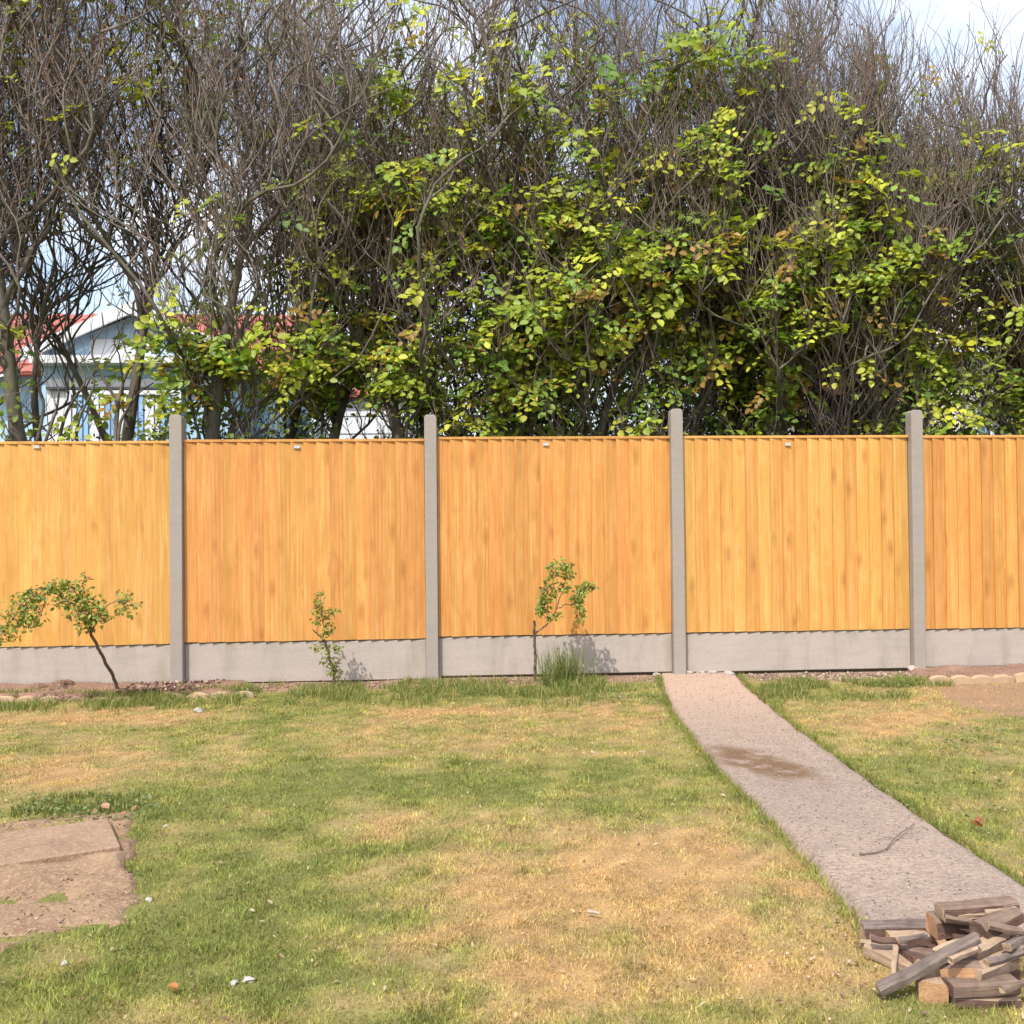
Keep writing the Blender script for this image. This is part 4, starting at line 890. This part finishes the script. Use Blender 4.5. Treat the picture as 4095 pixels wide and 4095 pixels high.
def _pathpts(k):
    t_ = rng.random(k); i_ = rng.integers(0, len(PLs)-1, k); f_ = rng.random(k); p = (PLs[i_]*(1-t_)[:, None]+PRs[i_]*t_[:, None])*(1-f_)[:, None]+(PLs[i_+1]*(1-t_)[:, None]+PRs[i_+1]*t_[:, None])*f_[:, None]; _pathpts.y = p[:, 1]; return p[:, 0]
scatter('path_grit', 2600, _pathpts, lambda k: _pathpts.y, (.0022, .0055), [(0, (.13, .10, .08)), (.4, (.24, .19, .155)), (1, (.46, .38, .32))], 'loose dark and pale grit lying on the path').location.z = .016
def _lawnpts(k):
    d_ = rng.uniform(2.1, 7.2, k*2); a_ = rng.uniform(-.58, .58, k*2); x = CAM[0]+d_*(math.sin(YAW)+np.tan(a_)*math.cos(YAW)); y = CAM[1]+d_*(math.cos(YAW)-np.tan(a_)*math.sin(YAW)); q = path_clear(x, y) & (y < -.3); _lawnpts.y = y[q][:k]; return x[q][:k]
xl_ = _lawnpts(1500); PLt = np.stack([xl_, _lawnpts.y, ground_z(xl_, _lawnpts.y)+.012], 1)
V, F, CC = leaves(rng, PLt, rng.uniform(.008, .022, len(PLt)), lerp3(rng.random(len(PLt)), [(0, (.14, .08, .045)), (.5, (.34, .22, .12)), (1, (.55, .45, .3))]), upbias=(0, -.2, 1), spread=.4, flop=0, wide=.45)
tag(arr_obj('lawn_litter', V, F, M_LEAF, col=CC), 'brown and straw-coloured flecks of dead matter strewn over the lawn', 'litter', kind='stuff')

# ------------------------------------------------------------------ fallen bits
def dead_leaf(u, v, s, label, c=(.38, .19, .08), seed=0):
    r2 = np.random.default_rng(seed); p = on_z(u, v); V, F, CC = leaves(r2, np.zeros((1, 3)), np.array([s]), np.array([c]), upbias=(0, -.3, 1), spread=.2, flop=0, wide=.7)
    V2 = V-np.array([0, 0, .003]); Vv = np.concatenate([V, V2]); Ff = np.concatenate([F, F[:, ::-1]+6])
    o = arr_obj('dead_leaf', Vv, Ff, M_LEAF, smooth=True, col=np.concatenate([CC, CC])); o.location = (p[0], p[1], ground_z(np.array([p[0]]), np.array([p[1]]))[0]+.022); tag(o, label, 'dead leaf', 'dead leaves on the ground')
dead_leaf(335, 1878, .035, 'orange-brown curled dead leaf at the bottom edge', (.48, .22, .08), 1)
dead_leaf(205, 1534, .05, 'large pale dead leaf behind the slab corner', (.5, .3, .2), 2); dead_leaf(185, 1537, .03, 'small dead leaf just left of the large pale leaf behind the slab', (.4, .2, .12), 3)
dead_leaf(232, 1540, .03, 'reddish dead leaf right of the slab corner', (.42, .2, .1), 4); dead_leaf(250, 1537, .028, 'small dead leaf at the soil corner right of the slab', (.36, .2, .12), 5)
dead_leaf(1325, 1422, .03, 'yellow dead leaf at the left path edge', (.55, .38, .1), 6); dead_leaf(1247, 1362, .025, 'reddish dead leaf left of the upper path', (.35, .14, .06), 7)
def stick(name, pts, ra, label, mt, cat='twig', lift=.02):
    P = np.array([on_z(u, v, .0)+np.array([0, 0, lift+dz_]) for u, v, dz_ in pts]); P[:, 2] += ground_z(P[:, 0], P[:, 1]); c0 = P.mean(0).copy(); c0[2] = P[:, 2].min()
    tq = np.linspace(0, len(P)-1, len(P)*4); Q = np.stack([np.interp(tq, np.arange(len(P)), P[:, i]) for i in range(3)], 1); V, F = tubes((Q-c0)[None], (ra*np.linspace(1, .5, len(Q)))[None], 5)
    o = arr_obj(name, V, F, mt, smooth=True); o.location = c0; return tag(o, label, cat)
stick('twig', [(1622, 1625, 0), (1650, 1621, 0), (1672, 1616, .003), (1685, 1602, .01), (1700, 1588, .012), (1716, 1575, .006), (1726, 1562, 0)], .003, 'thin dark bent twig lying across the path', M_SAP)
stick('twig', [(1690, 1597, .008), (1674, 1592, .004), (1655, 1596, 0)], .002, 'short side twig lying by the bent twig on the path', M_SAP)
stick('stick', [(1110, 1730, .01), (1122, 1733, .012), (1133, 1735, .01)], .006, 'short pale stick on the dry turf', plain('pale stick', (.36, .29, .24), .8), 'stick', .012)

# ------------------------------------------------------------------ firewood heap, lower right
def wood(name, a, b_, sc, ring=False):
    m, n, b = mat(name); v = coords(n, (7, 90, 90)); f = noise(n, v, sc, 6, .7, .5); g = noise(n, coords(n), 26, 5, .6)
    c = ramp(n, f, [(.3, a), (.68, b_)]); c = mixc(n, ramp(n, g, [(.45, (0, 0, 0)), (.7, (.5, .5, .5))]), c, tuple(x*.65 for x in a))
    n.links.new(c, b.inputs['Base Color']); b.inputs['Roughness'].default_value = .85; bump(n, b, f, .6, .006); return m
WB = wood('grey bark wood', (.075, .054, .045), (.25, .195, .17), 1.5); WD = wood('dark split wood', (.075, .042, .032), (.18, .105, .08), 1.2); WP_ = wood('pale split wood', (.29, .195, .125), (.45, .33, .235), 1.4); WO = wood('orange end grain', (.38, .20, .10), (.52, .31, .17), 1.6); WR = wood('reddish weathered wood', (.12, .078, .057), (.27, .19, .145), 1.3)
WMATS = [WB, WD, WP_, WO, WR]
def zpx(zx, zy): return ((3400+.321*zx)/4095*1932, (3560+.321*zy)/4095*1932)
def log(a, b_, za, zb_, wd, ht, label, top, side, end, roll=0., seed=0, taper=1.0, rnd=0.):
    """a split billet between two points (zoom px) at heights za, zb: jittered box or round section, ends of their own wood"""
    rng2 = np.random.default_rng(seed); A0 = on_z(*zpx(*a), za); B0 = on_z(*zpx(*b_), zb_); d0 = B0-A0; L_ = np.linalg.norm(d0)
    ns = 4; ng = 8
    # section: superellipse through eight points
    an = (np.arange(ng)+.5)/ng*2*math.pi; ex = .38 if rnd < .5 else .8
    sec = np.stack([np.sign(np.cos(an))*np.abs(np.cos(an))**ex, np.sign(np.sin(an))*np.abs(np.sin(an))**ex], 1)*.5*np.array([wd, ht])
    vs = []; 
    for i_ in range(ns):
        f = i_/(ns-1); k_ = 1+(taper-1)*f; o_ = rng2.normal(size=2)*.0012
        jit = rng2.normal(size=(ng, 2))*.0009
        for s_, j_ in zip(sec, jit): vs.append((f*L_+(rng2.normal()*.002 if i_ in (0, ns-1) else 0), s_[0]*k_+j_[0]+o_[0], s_[1]*k_+j_[1]+o_[1]))
    fs = []; ms = []
    for i_ in range(ns-1):
        for e in range(ng):
            fs.append((i_*ng+e, i_*ng+(e+1) % ng, (i_+1)*ng+(e+1) % ng, (i_+1)*ng+e)); ms.append(top if math.sin((e+1)/ng*2*math.pi) > .6 else side)
    fs += [tuple(range(ng-1, -1, -1)), tuple(range((ns-1)*ng, ns*ng))]; ms += [end, end]
    q = MB(); q.v = vs; q.f = fs; q.m = ms; o = q.build('firewood', WMATS, None)
    X_ = Vector(d0/L_); Z_ = Vector((0, 0, 1)); Y_ = Z_.cross(X_).normalized(); Z_ = X_.cross(Y_)
    R_ = Matrix((X_, Y_, Z_)).transposed().to_4x4() @ Matrix.Rotation(roll, 4, 'X'); R_.translation = Vector(A0); o.matrix_world = R_
    return tag(o, label, 'firewood', 'firewood heap')
B_, D__, P_, O_, R__ = range(5)
log((160, 520), (1060, 490), .035, .05, .055, .05, 'long grey horizontal billet at the back left of the firewood heap', B_, D__, P_, 0, 1)
log((470, 610), (985, 600), .05, .055, .04, .035, 'dark billet with a pale cut end lying in front of the long grey billet', P_, D__, O_, 0, 2)
log((250, 690), (900, 990), .03, .022, .07, .036, 'wide pale plank slanting down to the right at the heap left side', P_, P_, P_, .12, 3)
log((570, 715), (535, 1075), .062, .048, .012, .012, 'thin pale upright sliver leaning on the wide pale plank', P_, P_, P_, 0, 4)
log((620, 740), (1090, 840), .045, .05, .03, .03, 'reddish brown board behind the diagonal bark log', R__, R__, R__, 0, 5)
log((370, 1250), (1600, 590), .028, .155, .036, .032, 'long grey bark log laid diagonally across the heap', B_, B_, P_, .2, 6, .85, .9)
log((1120, 270), (2050, 190), .155, .165, .05, .04, 'flat reddish plank on top of the heap at its back', R__, D__, P_, 0, 7)
log((1335, 325), (1775, 305), .15, .155, .014, .012, 'thin pale curved sliver under the top plank', P_, P_, P_, 0, 8)
log((1690, 270), (2050, 235), .17, .175, .012, .01, 'thin pale sliver by the right photo edge on the top plank', P_, P_, P_, 0, 9)
log((1020, 440), (1700, 390), .105, .115, .075, .06, 'thick dark block with a torn golden left end', WMATS.index(WR), D__, O_, 0, 10)
log((1600, 520), (2050, 300), .14, .16, .055, .05, 'dark bark log at the right photo edge below the top plank', R__, D__, D__, 0, 11, 1, .9)
log((1500, 800), (1900, 600), .105, .12, .04, .036, 'square pale-ended billet at the heap right side', P_, R__, P_, .15, 12)
log((1090, 985), (1620, 985), .072, .08, .05, .052, 'brown half-round log with a smooth face in the middle of the heap', R__, O_, O_, 0, 13, 1, .9)
log((1550, 1050), (2020, 850), .075, .085, .045, .036, 'pale-topped billet slanting up to the right photo edge', P_, R__, P_, .1, 14)
log((1030, 1290), (980, 1020), .03, .032, .068, .056, 'square block with an orange cut face at the heap front', P_, R__, O_, 0, 15)
log((1225, 1215), (2050, 1180), .05, .05, .05, .036, 'dark reddish plank at the front right of the heap', R__, WMATS.index(WR), D__, 0, 16)
log((1240, 1350), (2050, 1350), .016, .016, .06, .026, 'lowest pale-edged plank under the dark reddish front plank', P_, D__, P_, 0, 17)
log((130, 670), (330, 690), .014, .014, .024, .022, 'small pale offcut at the left tip of the heap', P_, D__, P_, 0, 18)
log((1850, 640), (2000, 560), .11, .125, .05, .05, 'round brown log end at the right photo edge', O_, R__, O_, 0, 19, 1, .9)
log((700, 900), (1500, 760), .03, .03, .07, .05, 'dark billet buried under the diagonal bark log', D__, D__, D__, 0, 20)
log((1100, 620), (1950, 560), .05, .05, .08, .07, 'dark billet buried in the middle of the heap', D__, D__, O_, 0, 21)
log((1200, 1080), (2000, 1000), .03, .03, .08, .05, 'dark billet buried under the half-round log', D__, D__, D__, 0, 22)
log((1000, 500), (1180, 700), .05, .08, .02, .02, 'splintered golden sliver between the dark billets', O_, O_, O_, .3, 23)
log((1300, 700), (2000, 760), .08, .08, .06, .05, 'dark billet behind the square pale-ended billet', D__, D__, D__, 0, 24)
rng = np.random.default_rng(31)
_c = on_z(*zpx(1100, 1000))
scatter('wood_chips', 260, lambda k: _c[0]+rng.normal(size=k)*.22, lambda k: _c[1]+rng.normal(size=k)*.16, (.003, .011), [(0, (.10, .06, .045)), (.5, (.3, .2, .14)), (1, (.5, .36, .25))], 'bark and wood chips strewn round the firewood heap').location.z = .012
EX = [((1050, 760), (1420, 640), .10, .125, 'short splintered stick across the middle of the heap', P_), ((1700, 900), (2150, 780), .10, .11, 'thin stick by the right photo edge above the pale-topped billet', B_), ((1380, 1110), (1750, 1060), .06, .07, 'thin dark stick wedged above the dark reddish front plank', D__),
      ((600, 640), (960, 560), .085, .095, 'thin grey stick lying over the dark billet with the pale end', B_), ((1180, 350), (1560, 420), .15, .14, 'thin weathered stick on the thick dark block', R__), ((1720, 430), (2150, 520), .165, .15, 'weathered stick crossing the dark bark log at the right photo edge', R__),
      ((760, 1010), (1090, 1100), .02, .02, 'small pale offcut under the diagonal bark log', P_), ((1250, 880), (1560, 740), .12, .13, 'slim pale split stick left of the square pale-ended billet', P_), ((250, 600), (620, 640), .072, .07, 'slim dark sliver on the left end of the heap', D__), ((1900, 1250), (2300, 1100), .07, .07, 'billet past the right photo edge', R__), ((1950, 700), (2350, 520), .13, .14, 'upper billet past the right photo edge', B_)]
for k, (a_, b_, za, zb_, lb, mt_) in enumerate(EX): log(a_, b_, za, zb_, rng.uniform(.012, .024), rng.uniform(.010, .02), lb, mt_, mt_ if mt_ != P_ else R__, P_, rng.uniform(-.5, .5), 60+k, rng.uniform(.6, 1), rng.random())
print('leaves', NLEAF, 'tris', sum(len(o.data.loop_triangles) or sum(len(p.vertices)-2 for p in o.data.polygons) for o in bpy.data.objects if o.type == 'MESH' and len(o.data.polygons) < 20000)+sum(len(o.data.loops)-2*len(o.data.polygons) for o in bpy.data.objects if o.type == 'MESH' and len(o.data.polygons) >= 20000))
